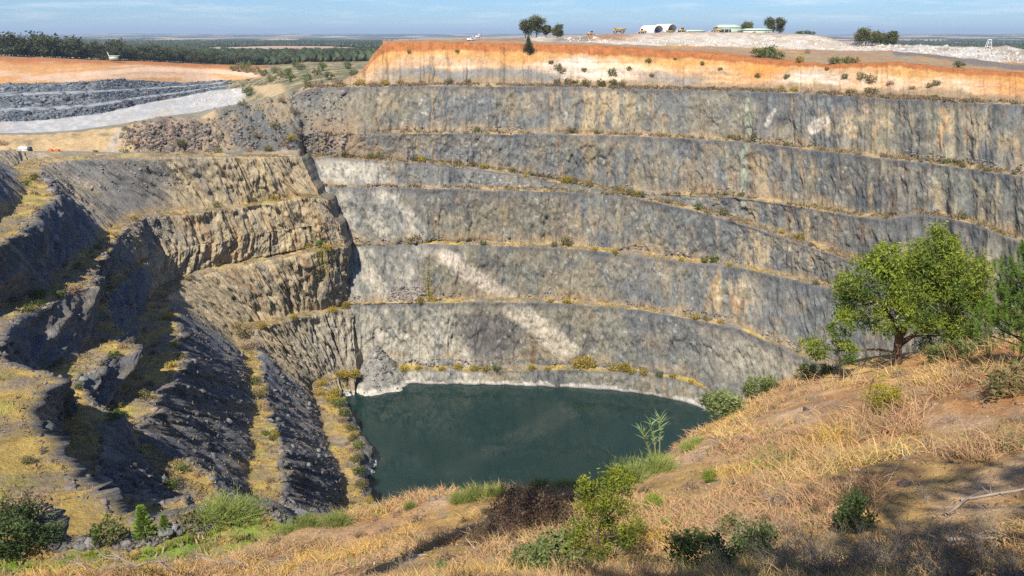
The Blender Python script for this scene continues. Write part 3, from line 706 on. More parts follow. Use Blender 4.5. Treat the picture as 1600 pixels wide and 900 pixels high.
drop = lineqz([(-420, 430), (0, 440), (190, 470), (330, 520), (400, 560), (450, 520), (520, 520), (640, 470)], [(-420, -60), (300, -60), (380, -56), (420, -45), (470, -40), (640, -35)])
fl_n = lineqz([(-420, 470), (0, 480), (190, 520), (330, 600), (370, 640), (420, 600), (470, 570), (640, 520)], [(-420, -60), (340, -60), (390, -52), (430, -42), (520, -36), (640, -33)])
fl_f = lineq([(-420, 200), (0, 190), (80, 186), (150, 178), (230, 160), (280, 151), (330, 141), (370, 137), (400, 134), (440, 130), (490, 122), (530, 120), (640, 117)], [(-420, 570), (0, 590), (150, 647), (230, 760), (330, 930), (370, 940), (400, 800), (440, 700), (520, 660), (640, 640)], seed=5, jy=0.4)
k1 = lineq([(-420, 186), (0, 174), (80, 171), (150, 166), (230, 152), (280, 146), (330, 138), (370, 134), (400, 131), (440, 127), (490, 119), (530, 117), (640, 115)], [(-420, 584), (0, 604), (150, 660), (230, 772), (330, 938), (370, 950), (400, 815), (440, 720), (520, 680), (640, 660)], seed=6, jy=0.7)
k2 = lineq([(-420, 182), (0, 169), (80, 166), (150, 161), (230, 149), (280, 143), (330, 136), (370, 132), (400, 129), (440, 125), (490, 117), (530, 115), (640, 113)], [(-420, 600), (0, 622), (150, 680), (230, 788), (330, 946), (370, 958), (400, 830), (440, 740), (520, 700), (640, 680)], seed=6, jy=0.4)
k3 = lineq([(-420, 160), (0, 149), (80, 147), (150, 144), (230, 139), (280, 136), (330, 132), (370, 128), (400, 127), (440, 122), (490, 114), (530, 113), (640, 111)], [(-420, 616), (0, 640), (150, 700), (230, 804), (330, 954), (370, 965), (400, 845), (440, 760), (520, 720), (640, 700)], seed=7, jy=0.8)
k4 = lineq([(-420, 156), (0, 145), (80, 143), (150, 141), (230, 137), (280, 134), (330, 130), (370, 126), (400, 125), (440, 120), (490, 112), (530, 111), (640, 110)], [(-420, 640), (0, 662), (150, 722), (230, 822), (330, 962), (370, 972), (400, 860), (440, 790), (520, 750), (640, 720)], seed=8, jy=0.4)
k5 = lineq([(-420, 138), (0, 131), (80, 129), (150, 127), (175, 122), (230, 126), (280, 128), (330, 127), (370, 124), (400, 122), (420, 121), (440, 114), (490, 108), (530, 108), (640, 106)], [(-420, 660), (0, 682), (150, 745), (230, 842), (330, 972), (370, 984), (400, 900), (440, 840), (520, 800), (640, 760)], seed=9, jy=0.8)
s1 = lineq([(-420, 112), (0, 109), (80, 107), (170, 105), (250, 108), (330, 112), (370, 113), (400, 113), (430, 106), (480, 101), (530, 103), (640, 100)], [(-420, 730), (0, 755), (150, 815), (230, 900), (330, 1020), (400, 1010), (440, 960), (520, 940), (640, 900)], seed=10, jy=0.5)
s2 = lineq([(-420, 85), (0, 88), (100, 92), (180, 95), (250, 97), (330, 101), (390, 102), (430, 103), (480, 98), (530, 98), (640, 96)], [(-420, 800), (0, 840), (150, 900), (230, 970), (330, 1080), (400, 1110), (440, 1100), (520, 1080), (640, 1080)], seed=11, jy=0.5)
s3 = lineq([(-420, 84), (0, 86), (100, 90), (180, 93), (250, 95), (330, 98), (390, 100), (430, 101), (480, 96), (530, 96), (640, 94)], [(-420, 900), (0, 960), (150, 1000), (330, 1160), (400, 1180), (520, 1160), (640, 1160)], seed=11, jy=0.3)
lines = [pad_f, pad_m, pad_b, bank_m, bank_t, road, drop, fl_n, fl_f, k1, k2, k3, k4, k5, s1, s2, s3]
rows = [4, 6, 34, 34, 6, 4, 3, 16, 14, 5, 16, 5, 16, 10, 10, 3]
UP, useg, ut = loft(lines, rows)
PX, PY = project(UP)
X, Y, Z = UP[..., 0], UP[..., 1], UP[..., 2]
k = useg[:, None]
isf = (k == 2) | (k == 3)
rk = blob(PX, PY, 275, 212, 75, 26, .4) + blob(PX, PY, 410, 195, 70, 50, .4)
dz = np.where(isf, fbm(X / 3.2, Y / 5, Z / 4, 4, 341) * (0.8 + 2.2 * rk) + (ridged(X / 6 + Z / 9, Y / 12, 0, 4, 348) - .6) * 6 * rk + (cells(X / 2.6, Y / 3 + Z / 2, 349)[0] - .5) * 2.2 * rk, 0) + np.where((k == 8) | (k == 10) | (k == 12), fbm(X / 4, Z / 3, Y / 9, 4, 342) * 1.3, 0) + np.where((k >= 13), fbm(X / 14, Y / 30, 0, 3, 343) * 1.0, 0) + np.where(k == 7, fbm(X / 10, Y / 16, 0, 4, 344) * 0.5, 0)
UPD = UP.copy(); UPD[..., 2] += dz; UPD[..., 1] += np.where((k == 8) | (k == 10) | (k == 12), -(ridged(X / 5, Z / 20, 0, 4, 345) - .6) * 9 - (cells(X / 4, Z / 3, 346)[0] - .5) * 5, 0)
nm = fbm(X / 5, Y / 6, Z / 5, 4, 351); nb = fbm(X / 22, Y / 30, Z / 14, 3, 352); nx = fbm(PX / 9, PY / 3.2, 0, 4, 353)
padc = np.array((0.47, 0.40, 0.30)); earth = np.array((0.50, 0.36, 0.19)); earthd = np.array((0.30, 0.23, 0.14))
c = np.where((k <= 1)[..., None], mixc(padc, np.array((0.20, 0.20, 0.19)), sstep(185, 215, PX + 12 * nm) * sstep(-0.4, .3, nm + .3)), mixc(earth, earthd, sstep(0, .5, nm)))
c = np.where(((k <= 1) & (PX > 380))[..., None], mixc(np.array((0.33, 0.27, 0.20)), np.array((0.42, 0.33, 0.2)), sstep(-.2, .3, nm)), c)
rub = mixc(np.array((0.16, 0.145, 0.13)), np.array((0.34, 0.25, 0.18)), sstep(-.2, .35, nm + 0.4 * fbm(X, Y, Z, 3, 354)))
c = np.where(isf[..., None], mixc(c, rub, np.clip(blob(PX, PY, 275, 212, 70, 30, .4), 0, 1)), c)
hillc = mixc(np.array((0.15, 0.155, 0.145)), np.array((0.30, 0.245, 0.16)), sstep(-.1, .4, nm + nb))
c = np.where((isf | (k == 4))[..., None], mixc(c, hillc, sstep(325, 350, PX)), c)
c = mixc(c, np.array((0.44, 0.37, 0.27)), (1 - sstep(5, 10, segdist(PX, PY, [(190, 204), (172, 236)]))) * isf)
c = np.where((k == 4)[..., None] & (PX < 420)[..., None], mixc(np.array((0.30, 0.275, 0.21)), np.array((0.25, 0.23, 0.16)), sstep(-.2, .3, nm)), c)
white = mixc(np.array((0.42, 0.43, 0.42)), np.array((0.56, 0.54, 0.50)), sstep(-.3, .4, nx))
white = mixc(white, np.array((0.50, 0.42, 0.31)), sstep(.1, .4, fbm(PX / 22, PY / 5, 8, 4, 359)) * .5)
white = mixc(white, np.array((0.36, 0.37, 0.37)), sstep(0.15, .5, fbm(PX / 30, PY / 3, 3, 4, 355)) * 0.6)
brush = mixc(np.array((0.16, 0.155, 0.085)), np.array((0.38, 0.30, 0.17)), sstep(-.2, .4, fbm(X / 9, Y / 14, 0, 4, 356)))
pitm = 1 - sstep(372, 392, PX + 8 * nm)
c = np.where(((k >= 5) & (k <= 8))[..., None], mixc(brush, white, pitm), c)
cut = np.array((0.55, 0.40, 0.22))
c = np.where(((k >= 5) & (k <= 8))[..., None], mixc(c, cut, (1 - sstep(10, 20, segdist(PX, PY, [(405, 128), (430, 142)]))) * 0.8), c)
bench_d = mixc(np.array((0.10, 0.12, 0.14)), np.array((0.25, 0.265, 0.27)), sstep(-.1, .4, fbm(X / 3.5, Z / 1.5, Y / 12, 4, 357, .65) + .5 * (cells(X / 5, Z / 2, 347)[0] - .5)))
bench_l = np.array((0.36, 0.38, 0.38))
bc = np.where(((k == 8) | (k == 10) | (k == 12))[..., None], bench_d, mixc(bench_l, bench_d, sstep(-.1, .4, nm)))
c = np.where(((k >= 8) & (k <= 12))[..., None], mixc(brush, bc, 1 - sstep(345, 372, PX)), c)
org = np.array((0.58, 0.31, 0.12)); pk = np.array((0.64, 0.44, 0.29)); rd = np.array((0.44, 0.17, 0.06))
band = ut[:, None] * 0.5 + np.where(k == 14, 0.5, 0.0) + 0 * PX
o_c = mixc(org, pk, sstep(-.1, .4, fbm(PX / 40 + PY / 6, PY / 4, 0, 4, 358) + 0.25 * np.sin(band * 9)))
o_c = mixc(o_c, rd, sstep(0.62, 0.86, band + 0.1 * nb))
o_c = mixc(o_c, np.array((0.70, 0.50, 0.34)), 1 - sstep(2, 5, segdist(PX, PY, [(130, 116), (230, 108), (350, 112), (400, 116)])))
c = np.where(((k == 13) | (k == 14))[..., None], mixc(brush, o_c, 1 - sstep(395, 425, PX + 6 * nm)), c)
c = np.where((k == 15)[..., None], mixc(np.array((0.30, 0.22, 0.12)), np.array((0.24, 0.16, 0.09)), sstep(-.2, .3, nm)), c)
o = link('ground', mesh_np('ground', UPD.reshape(-1, 3), grid_faces(*UP.shape[:2]), M_SOIL, c.reshape(-1, 3)))
tag(o, 'works pad, earth banks, pale pit floor and orange cut slope behind the left wall', 'ground', kind='structure')
UPG = dict(P=UPD, seg=useg, PX=PX, PY=PY)

# ------------------------------------------------------------------ plateau above the far wall, with the white waste dump
rx = np.arange(598, 1830, 2.0)
L1r = np.interp(rx, px, L1D)
crest = np.stack([np.interp(rx, px, c_soil[:, i]) for i in range(3)], -1)
crest = at_d(rx, np.interp(rx, px, Ysoil) - 0.3, L1r + np.interp(rx, px, dsoil) + 1.0)
crest[:, 2] -= 0.25
Ywt = interp([(598, 65.0), (700, 63.5), (800, 64.5), (900, 66), (1000, 71), (1100, 73), (1200, 75.5), (1300, 78), (1400, 80), (1450, 85), (1500, 91), (1600, 99), (1830, 110)], rx, 8)
dwt = interp([(598, 60), (800, 60), (1000, 60), (1200, 95), (1300, 115), (1400, 110), (1600, 90), (1830, 90)], rx, 10)
Ytop = interp([(598, 64), (640, 63.2), (700, 62.3), (760, 61), (820, 60), (846, 57.5), (858, 60), (900, 59), (935, 53.5), (960, 52), (1000, 52.5), (1040, 50.5), (1100, 50), (1200, 51.5), (1270, 54), (1300, 60), (1332, 71.5), (1360, 71), (1400, 70), (1460, 71.5), (1500, 73), (1560, 74), (1572, 70.5), (1585, 74), (1600, 77), (1640, 82), (1830, 90)], rx, 3) + fbm(rx / 12, 0 * rx, 0, 4, 371) * 0.8
dtop = interp([(598, 130), (800, 120), (1000, 130), (1100, 135), (1200, 160), (1300, 165), (1400, 150), (1600, 115), (1830, 115)], rx, 10)
w_t = at_d(rx, Ywt + fbm(rx / 15, 0 * rx, 3, 3, 372) * 0.6, L1r + 46 + dwt)
w_c = at_d(rx, Ytop, L1r + 46 + dtop)
b1 = w_c.copy(); b1[:, 1] += 30; b1[:, 0] *= 1.05; b1[:, 2] = np.minimum(b1[:, 2], 0.2) - 1.0
b2 = b1.copy(); b2[:, 1] += 420; b2[:, 0] *= 1.5; b2[:, 2] = np.interp(rx, [598, 900, 1000, 1270, 1340, 1830], [-6, -1, -0.6, -0.6, -14, -16])
b3 = b2.copy(); b3[:, 1] += 160; b3[:, 2] -= 45; b3[:, 0] *= 1.1
lines = [crest, w_t, w_c, b1, b2, b3]
rows = [26, 18, 5, 16, 6]
PL, pseg, pt = loft(lines, rows)
PX, PY = project(PL); X, Y, Z = PL[..., 0], PL[..., 1], PL[..., 2]; k = pseg[:, None]
PLD = PL.copy()
PLD[..., 2] += np.where((k == 0) & (pt[:, None] > 0.01), fbm(X / 9, Y / 14, 0, 4, 381) * 1.0 * np.minimum(1, pt[:, None] * 3), 0) + np.where(k == 1, fbm(X / 6, Y / 9, Z / 6, 4, 382) * 1.3, 0)
nm = fbm(X / 7, Y / 10, 0, 4, 383); nb = fbm(X / 30, Y / 40, 0, 3, 384)
scrubc = mixc(np.array((0.36, 0.235, 0.14)), np.array((0.33, 0.27, 0.17)), sstep(-.2, .3, nm))
scrubc = mixc(scrubc, np.array((0.56, 0.27, 0.08)), sstep(0.15, .5, nb + 0.4 * nm) * 0.8)
scrubc = mixc(scrubc, np.array((0.42, 0.17, 0.06)), (1 - sstep(0.0, 0.35, pt[:, None] + 0.1 * nm)) * (PX < 1250))
dkroad = 1 - sstep(3.0, 6.0, segdist(PX, PY, [(1400, 84), (1460, 86), (1520, 97), (1600, 106)]) + 2 * nm)
scrubc = mixc(scrubc, np.array((0.17, 0.155, 0.15)), dkroad * 0.8)
whitew = mixc(np.array((0.58, 0.52, 0.44)), np.array((0.46, 0.39, 0.29)), sstep(-.1, .5, nm + 0.3 * nb))
whitew = mixc(whitew, np.array((0.42, 0.30, 0.20)), sstep(0.7, 0.98, pt[:, None] + 0.25 * nm) * 0.7)
wm = np.maximum(sstep(965, 1010, PX + 25 * nm), np.maximum(blob(PX, PY, 846, 60, 22, 5, .5), blob(PX, PY, 1000, 68, 120, 5, .6)))
wasteb = mixc(np.array((0.36, 0.21, 0.13)), np.array((0.24, 0.21, 0.19)), sstep(-.1, .3, nb + .4 * nm))
c1_ = mixc(wasteb, whitew, wm)
c1_ = mixc(c1_, mixc(np.array((0.52, 0.50, 0.46)), np.array((0.34, 0.28, 0.22)), sstep(-.1, .4, nm)), sstep(1340, 1380, PX))
c = np.where((k == 0)[..., None], scrubc, np.where((k == 1)[..., None], c1_, np.array((0.36, 0.30, 0.24)) * (1 + 0.2 * nm[..., None])))
o = link('ground', mesh_np('plateau', PLD.reshape(-1, 3), grid_faces(*PL.shape[:2]), M_SOIL, c.reshape(-1, 3)))
tag(o, 'red scrubby plateau with a white waste dump above the far pit wall', 'plateau', kind='structure')
PLAT = dict(P=PLD, seg=pseg, PX=PX, PY=PY)

# ------------------------------------------------------------------ the plain beyond, out to the horizon
fx_ = np.linspace(-900, 2500, 460)
Dn = np.interp(fx_, [-900, 0, 330, 400, 520, 600, 640, 2500], [880, 940, 1130, 1150, 1130, 1100, 1050, 1050])
tl = np.linspace(0, 1, 200)
PD = Dn[None] * (60000 / Dn[None]) ** tl[:, None]
X = (fx_[None] - 800) / FPX * PD * 0.96; Y = PD
Zp = -38 - 8 * sstep(1000, 2500, PD)
roll = fbm(X / 900, Y / 900, 0, 4, 401) * np.interp(PD, [900, 1500, 4000, 60000], [0, 3, 9, 14])
far = sstep(9000, 22000, PD)
hills = (ridged(X / 9000, Y / 9000, 0, 4, 402) - 0.45) * 130 * far
right = sstep(1250, 1500, fx_)[None] * sstep(5000, 12000, PD)
Zp = Zp + roll + hills + right * 26
Zp = np.where(PD > 40000, Zp - (PD - 40000) / 20000 * 60, Zp)
z0 = np.interp(fx_, qx, s3[:, 2], left=s3[0, 2], right=-40)
Zp = Zp * sstep(0, 400, PD - Dn[None]) + (z0[None] - 0.6) * (1 - sstep(0, 400, PD - Dn[None]))
PN = np.stack([X, Y, Zp], -1)
wood = fbm(X / 420, Y / 700, 0, 4, 411)
fmask = sstep(-0.12, 0.02, wood + 0.10 * (PD > 5000) + 0.12 * (fx_[None] > 420) * (PD < 3000) - 0.10 * (PD > 1900) * (PD < 3600) * (fx_[None] < 350))
fieldc = mixc(np.array((0.44, 0.27, 0.20)), np.array((0.46, 0.40, 0.25)), sstep(-.2, .2, fbm(X / 600, Y / 1500, 4, 3, 412)))
c = mixc(fieldc, np.array((0.045, 0.06, 0.032)), fmask)
o = link('terrain', mesh_np('plain', PN.reshape(-1, 3), grid_faces(200, 460), M_FAR, c.reshape(-1, 3)))
tag(o, 'wooded plain running out to low hills on the horizon', 'plain', kind='structure')
PLAIN = dict(P=PN, mask=fmask, D=PD)

# ------------------------------------------------------------------ the hillside in front: surface through points read off the slope, thin-plate spline
ctrl = [(0, 905, 25), (100, 897, 25), (300, 888, 26), (400, 864, 28), (450, 838, 31), (560, 818, 34), (620, 797, 36), (700, 780, 35), (830, 765, 31), (900, 765, 30), (960, 765, 33), (1000, 748, 36), (1070, 706, 40), (1130, 656, 46), (1200, 612, 50), (1300, 580, 52), (1400, 566, 50), (1500, 558, 46), (1600, 536, 42), (1750, 515, 40),
        (1400, 900, 9.5), (1200, 900, 10), (1000, 900, 10.5), (800, 900, 11.5), (600, 900, 15), (450, 905, 19), (300, 925, 21), (100, 930, 20), (1600, 900, 9), (1600, 720, 16), (1400, 750, 16), (1200, 760, 19), (1000, 820, 17), (800, 830, 18), (600, 850, 24), (500, 850, 27), (1400, 650, 28), (1200, 680, 32), (1550, 600, 27), (1100, 740, 28), (1750, 900, 8), (1750, 620, 22), (700, 820, 26), (900, 800, 20), (1400, 600, 37), (1500, 590, 34), (1600, 562, 33), (1300, 605, 42), (1400, 578, 44), (1500, 567, 40), (1600, 545, 38), (1300, 588, 47), (1200, 640, 40), (1750, 530, 36)]
cp = np.array([at_d(a, b, d) for a, b, d in ctrl])
extra = [(0, 0, -1.75), (-4, 0, -1.9), (5, 1, -1.4), (0, 4, -3.2), (7, 4, -2.6), (-8, 5, -5.0), (-20, 8, -9.0), (15, 3, -1.0), (30, 10, -1.5), (45, 24, -5)]
sil = cp[:20]
dirs = np.array([(-.35, .94), (-.35, .94), (-.3, .95), (-.3, .95), (-.3, .95), (-.25, .97), (-.2, .98), (-.15, .99), (-.1, .99), (-.1, .99), (-.2, .98), (-.3, .95), (-.45, .9), (-.5, .86), (-.45, .9), (-.3, .95), (-.1, 1), (0.05, 1), (.1, 1), (.1, 1)])
out1 = np.column_stack([sil[:, :2] + dirs * 7, sil[:, 2] - 8.0]); out2 = np.column_stack([sil[:, :2] + dirs * 16, sil[:, 2] - 21])
allp = np.vstack([cp, np.array(extra, float), out1, out2])
def tps_fit(p, lam=0.4):
    n = len(p)
    r2 = ((p[:, None, :2] - p[None, :, :2]) ** 2).sum(-1)
    K = 0.5 * r2 * np.log(r2 + 1e-9)
    Pm = np.column_stack([np.ones(n), p[:, :2]])
    Am = np.block([[K + lam * np.eye(n), Pm], [Pm.T, np.zeros((3, 3))]])
    return np.linalg.solve(Am, np.concatenate([p[:, 2], np.zeros(3)]))
wts = tps_fit(allp)
def tps(x, y):
    sh = x.shape; x = x.ravel(); y = y.ravel(); out = np.zeros(len(x))
    for i in range(0, len(x), 20000):
        r2 = (x[i:i+20000, None] - allp[None, :, 0]) ** 2 + (y[i:i+20000, None] - allp[None, :, 1]) ** 2
        out[i:i+20000] = (0.5 * r2 * np.log(r2 + 1e-9)) @ wts[:-3] + wts[-3] + wts[-2] * x[i:i+20000] + wts[-1] * y[i:i+20000]
    return out.reshape(sh)
hx = np.arange(-46, 62, 0.24); hy = np.arange(-3, 70, 0.24)
HX, HY = np.meshgrid(hx, hy)
H0 = tps(HX, HY)
H0 = np.maximum(H0, -75)
HZ = H0 + fbm(HX / 3.0, HY / 3.0, 0, 4, 421) * 0.32 - (ridged((HX * .8 + HY * .55) / 2.6 + .8 * fbm(HX / 4, HY / 4, 0, 3, 436), (HY * .8 - HX * .5) / 16, 0, 3, 435) - .6) * .45 + fbm(HX / 0.7, HY / 0.7, 0, 3, 422) * 0.07
def hill_z(x, y):
    i = np.clip((np.asarray(y) + 3) / 0.24, 0, len(hy) - 2); j = np.clip((np.asarray(x) + 46) / 0.24, 0, len(hx) - 2)
    i0, j0 = np.floor(i).astype(int), np.floor(j).astype(int); a, b = i - i0, j - j0
    return HZ[i0, j0] * (1 - a) * (1 - b) + HZ[i0 + 1, j0] * a * (1 - b) + HZ[i0, j0 + 1] * (1 - a) * b + HZ[i0 + 1, j0 + 1] * a * b
def hill_at(qx_, qy_, far=60.0):
    """the first point of the hillside along a ray: where something seen at this place on the slope stands"""
    a, b, cc = ray(qx_, qy_)
    t = np.linspace(3, far, 900)
    X_, Y_, Z_ = a * t / b, t, cc * t / b
    hit = np.nonzero(Z_ < hill_z(X_, Y_))[0]
    if len(hit) == 0: 
        return None
    i = hit[0]
    return np.array((X_[i], Y_[i], hill_z(X_[i], Y_[i])))
PX, PY = project(np.stack([HX, np.maximum(HY, 0.5), HZ], -1))
n1_ = fbm(HX / 2.2, HY / 2.2, 0, 4, 431); n2_ = fbm(HX / 0.8, HY / 0.8, 0, 4, 432); n3_ = fbm(HX / 7, HY / 7, 0, 3, 433)
c = mixc(np.array((0.44, 0.245, 0.115)), np.array((0.54, 0.345, 0.165)), sstep(-.3, .3, n1_))
rill = ridged((HX * .8 + HY * .55) / 2.6 + .8 * fbm(HX / 4, HY / 4, 0, 3, 436), (HY * .8 - HX * .5) / 16, 0, 3, 435)
c = mixc(c, np.array((0.56, 0.31, 0.13)), sstep(.62, .85, rill) * .6)
c = mixc(c, np.array((0.54, 0.345, 0.12)), sstep(0.0, .4, n3_ + .4 * n2_))
c = mixc(c, np.array((0.58, 0.40, 0.25)), sstep(.25, .5, fbm(HX / 3, HY / 3, 7, 4, 434)) * 0.7)
orange_r = sstep(20, 30, HX - 0.4 * (HY - 20)) * 0.5
c = mixc(c, np.array((0.48, 0.20, 0.065)), np.clip(orange_r + blob(PX, PY, 1540, 590, 90, 60, .6) * .7 + blob(PX, PY, 1500, 570, 120, 12, .6) * .5, 0, 1) * sstep(-.4, .2, n1_))
pale_ = (1 - sstep(14, 34, segdist(PX, PY, [(1480, 800), (1540, 760), (1620, 725)]) + 14 * n1_)) + (1 - sstep(5, 16, segdist(PX, PY, [(985, 752), (1060, 722), (1110, 690)]) + 8 * n1_)) * .9 + blob(PX, PY, 530, 828, 60, 12, .6) * .7 + (1 - sstep(5, 14, segdist(PX, PY, [(1050, 810), (1130, 750)]) + 8 * n2_)) * .6
c = mixc(c, np.array((0.62, 0.41, 0.23)), np.clip(pale_, 0, 1) * .75)
c = c * (1 + 0.15 * n2_[..., None])
keep = np.ones(HX.shape, bool)
o = link('hillside', mesh_np('hillside', np.stack([HX, HY, HZ], -1).reshape(-1, 3), grid_faces(*HX.shape), M_HILL, c.reshape(-1, 3), smooth=True))
tag(o, 'brown hillside of dry grass and orange soil in front of the pit', 'hillside', kind='structure')
# ------------------------------------------------------------------ vegetation kit
def rdir(n, rng=RNG):
    v = rng.normal(size=(n, 3)); return v / np.linalg.norm(v, axis=1, keepdims=True)

class Geo:
    """collects leaves, twigs and solids for one mesh"""
    def __init__(self): self.V, self.F, self.C, self.n = [], {3: [], 4: []}, [], 0
    def add(self, V, F, C):
        V = np.asarray(V, float); F = np.asarray(F)
        self.V.append(V); self.F[F.shape[1]].append(F + self.n); self.n += len(V)
        C = np.asarray(C, float); self.C.append(np.broadcast_to(C, (len(V), 3)) if C.ndim == 1 else C)
    def leaves(self, P, size, col, aspect=0.45, up=0.0, rng=RNG, dirs=None):
        n = len(P)
        if n == 0: return
        a = rdir(n, rng) if dirs is None else dirs
        a = a + np.array((0, 0, up)); a /= np.linalg.norm(a, axis=1, keepdims=True)
        b = np.cross(a, rdir(n, rng)); b /= np.maximum(np.linalg.norm(b, axis=1, keepdims=True), 1e-6)
        s = np.broadcast_to(np.asarray(size, float), (n,))[:, None] * rng.uniform(0.6, 1.3, (n, 1))
        w = s * aspect * 0.5
        V = np.stack([P, P + a * s * 0.5 + b * w, P + a * s, P + a * s * 0.5 - b * w], 1).reshape(-1, 3)
        col = np.broadcast_to(np.asarray(col, float), (n, 3))
        self.add(V, np.arange(4 * n).reshape(n, 4), np.repeat(col, 4, 0))
    def blades(self, P, D, length, width, col, bend=0.35, rng=RNG):
        """thin tapering curved blades, two segments each"""
        n = len(P)
        if n == 0: return
        D = D / np.linalg.norm(D, axis=1, keepdims=True)
        side = np.cross(D, rdir(n, rng)); side /= np.maximum(np.linalg.norm(side, axis=1, keepdims=True), 1e-6)
        sag = np.column_stack([D[:, 0], D[:, 1], -0.4 * np.ones(n)])
        L = np.broadcast_to(np.asarray(length, float), (n,))[:, None]; w = np.broadcast_to(np.asarray(width, float), (n,))[:, None]
        m = P + D * L * 0.55; t = P + D * L + sag * L * bend * rng.uniform(0, 1, (n, 1))
        V = np.stack([P - side * w * .5, P + side * w * .5, m + side * w * .38, m - side * w * .38, t], 1).reshape(-1, 3)
        i = np.arange(n)[:, None] * 5
        col = np.repeat(np.broadcast_to(np.asarray(col, float), (n, 3)), 5, 0)
        k = self.n
        self.V.append(V); self.C.append(col); self.n += len(V)
        self.F[4].append(i + np.array([[0, 1, 2, 3]]) + k); self.F[3].append(i + np.array([[3, 2, 4]]) + k)
    def tube(self, pts, radii, col, k=5):
        pts = np.asarray(pts, float); m = len(pts)
        radii = np.broadcast_to(np.asarray(radii, float), (m,))
        t = np.gradient(pts, axis=0); t /= np.maximum(np.linalg.norm(t, axis=1, keepdims=True), 1e-9)
        ref = np.array((0.31, 0.2, 1.0)) if abs(t[0, 2]) < 0.9 else np.array((1.0, 0.1, 0))
        a = np.cross(t, ref); a /= np.linalg.norm(a, axis=1, keepdims=True); b = np.cross(t, a)
        th = np.arange(k) * 2 * np.pi / k
        V = pts[:, None] + radii[:, None, None] * (a[:, None] * np.cos(th)[None, :, None] + b[:, None] * np.sin(th)[None, :, None])
        i = np.arange(m * k).reshape(m, k); j = np.roll(i, -1, 1)
        F = np.stack([i[:-1], j[:-1], j[1:], i[1:]], -1).reshape(-1, 4)
        self.add(V.reshape(-1, 3), F, np.asarray(col, float))
    def box(self, c, d, col, rz=0.0, taper=1.0, shear=(0, 0)):
        c = np.asarray(c, float); hx_, hy_, hz_ = np.asarray(d, float) / 2
        V = np.array([(sx * hx_ * (taper if sz > 0 else 1), sy * hy_ * (taper if sz > 0 else 1), sz * hz_) for sz in (-1, 1) for sy in (-1, 1) for sx in (-1, 1)])
        V[4:, 0] += shear[0]; V[4:, 1] += shear[1]
        cs, sn = math.cos(rz), math.sin(rz)
        V = np.column_stack([V[:, 0] * cs - V[:, 1] * sn, V[:, 0] * sn + V[:, 1] * cs, V[:, 2]]) + c
        self.add(V, np.array([(0, 2, 3, 1), (4, 5, 7, 6), (0, 1, 5, 4), (2, 6, 7, 3), (0, 4, 6, 2), (1, 3, 7, 5)]), col)
    def cyl(self, c, axis, r, L, col, k=14):
        c = np.asarray(c, float); ax = np.asarray(axis, float); ax /= np.linalg.norm(ax)
        ref = np.array((0, 0, 1.0)) if abs(ax[2]) < 0.9 else np.array((1.0, 0, 0))
        a = np.cross(ax, ref); a /= np.linalg.norm(a); b = np.cross(ax, a)
        th = np.arange(k) * 2 * np.pi / k
        ring = a * np.cos(th)[:, None] * r + b * np.sin(th)[:, None] * r
        V = np.vstack([c - ax * L / 2 + ring, c + ax * L / 2 + ring, [c - ax * L / 2], [c + ax * L / 2]])
        i = np.arange(k); j = (i + 1) % k
        self.add(V, np.stack([i, j, j + k, i + k], 1), col)
        self.F[3].append(np.stack([j, i, np.full(k, 2 * k)], 1) + self.n - len(V)); self.F[3].append(np.stack([i + k, j + k, np.full(k, 2 * k + 1)], 1) + self.n - len(V))
    def mesh(self, name, mat, smooth=False):
        return mesh_np(name, np.vstack(self.V), [np.vstack(f) for f in self.F.values() if f], mat, np.vstack(self.C), smooth)

def varc(base, n, v=0.18, hue=0.08, rng=RNG):
    """colour differences from leaf to leaf and plant to plant"""
    b = np.asarray(base, float)
    return np.clip(b * rng.uniform(1 - v, 1 + v, (n, 1)) * rng.uniform(1 - hue, 1 + hue, (n, 3)), 0.003, 0.95)

def curve_pts(a, b, n=6, wob=0.1, rng=RNG, sag=0.0):
    t = np.linspace(0, 1, n)[:, None]
    L = np.linalg.norm(np.asarray(b) - np.asarray(a))
    w = np.cumsum(rng.normal(size=(n, 3)), 0) * wob * L / n
    w = w - w[0]
    return np.asarray(a) * (1 - t) + np.asarray(b) * t + w * np.sin(np.pi * t * 0.5) + np.array((0, 0, 1.0)) * (sag * L * np.sin(np.pi * t))

def clumps(g, centre, rad, nclump, per, leaf, cols, aspect=0.4, shell=0.55, up=-0.1, sig=0.2, rng=RNG, flat=1.0):
    """leaf sprays gathered in clumps through a crown lobe, denser towards its outside, with gaps between"""
    centre = np.asarray(centre, float); rad = np.broadcast_to(np.asarray(rad, float), (3,))
    d = rdir(nclump, rng); r = shell + (1 - shell) * rng.uniform(0, 1, (nclump, 1)) ** 0.7
    cc = centre + d * r * rad
    cols = np.asarray(cols, float)
    tip = np.clip(0.5 + 0.5 * d[:, 2] + rng.normal(0, .25, nclump), 0, 1)      # lighter leaf colour towards the top
    base = cols[0] * (1 - tip[:, None]) + cols[1] * tip[:, None]
    P = np.repeat(cc, per, 0) + rng.normal(size=(nclump * per, 3)) * sig * rad.mean() * np.array((1, 1, flat))
    g.leaves(P, leaf, varc(np.repeat(base, per, 0), nclump * per, .2, .1, rng), aspect, up, rng)

BARKC, GREYT = (0.13, 0.09, 0.065), (0.34, 0.275, 0.205)

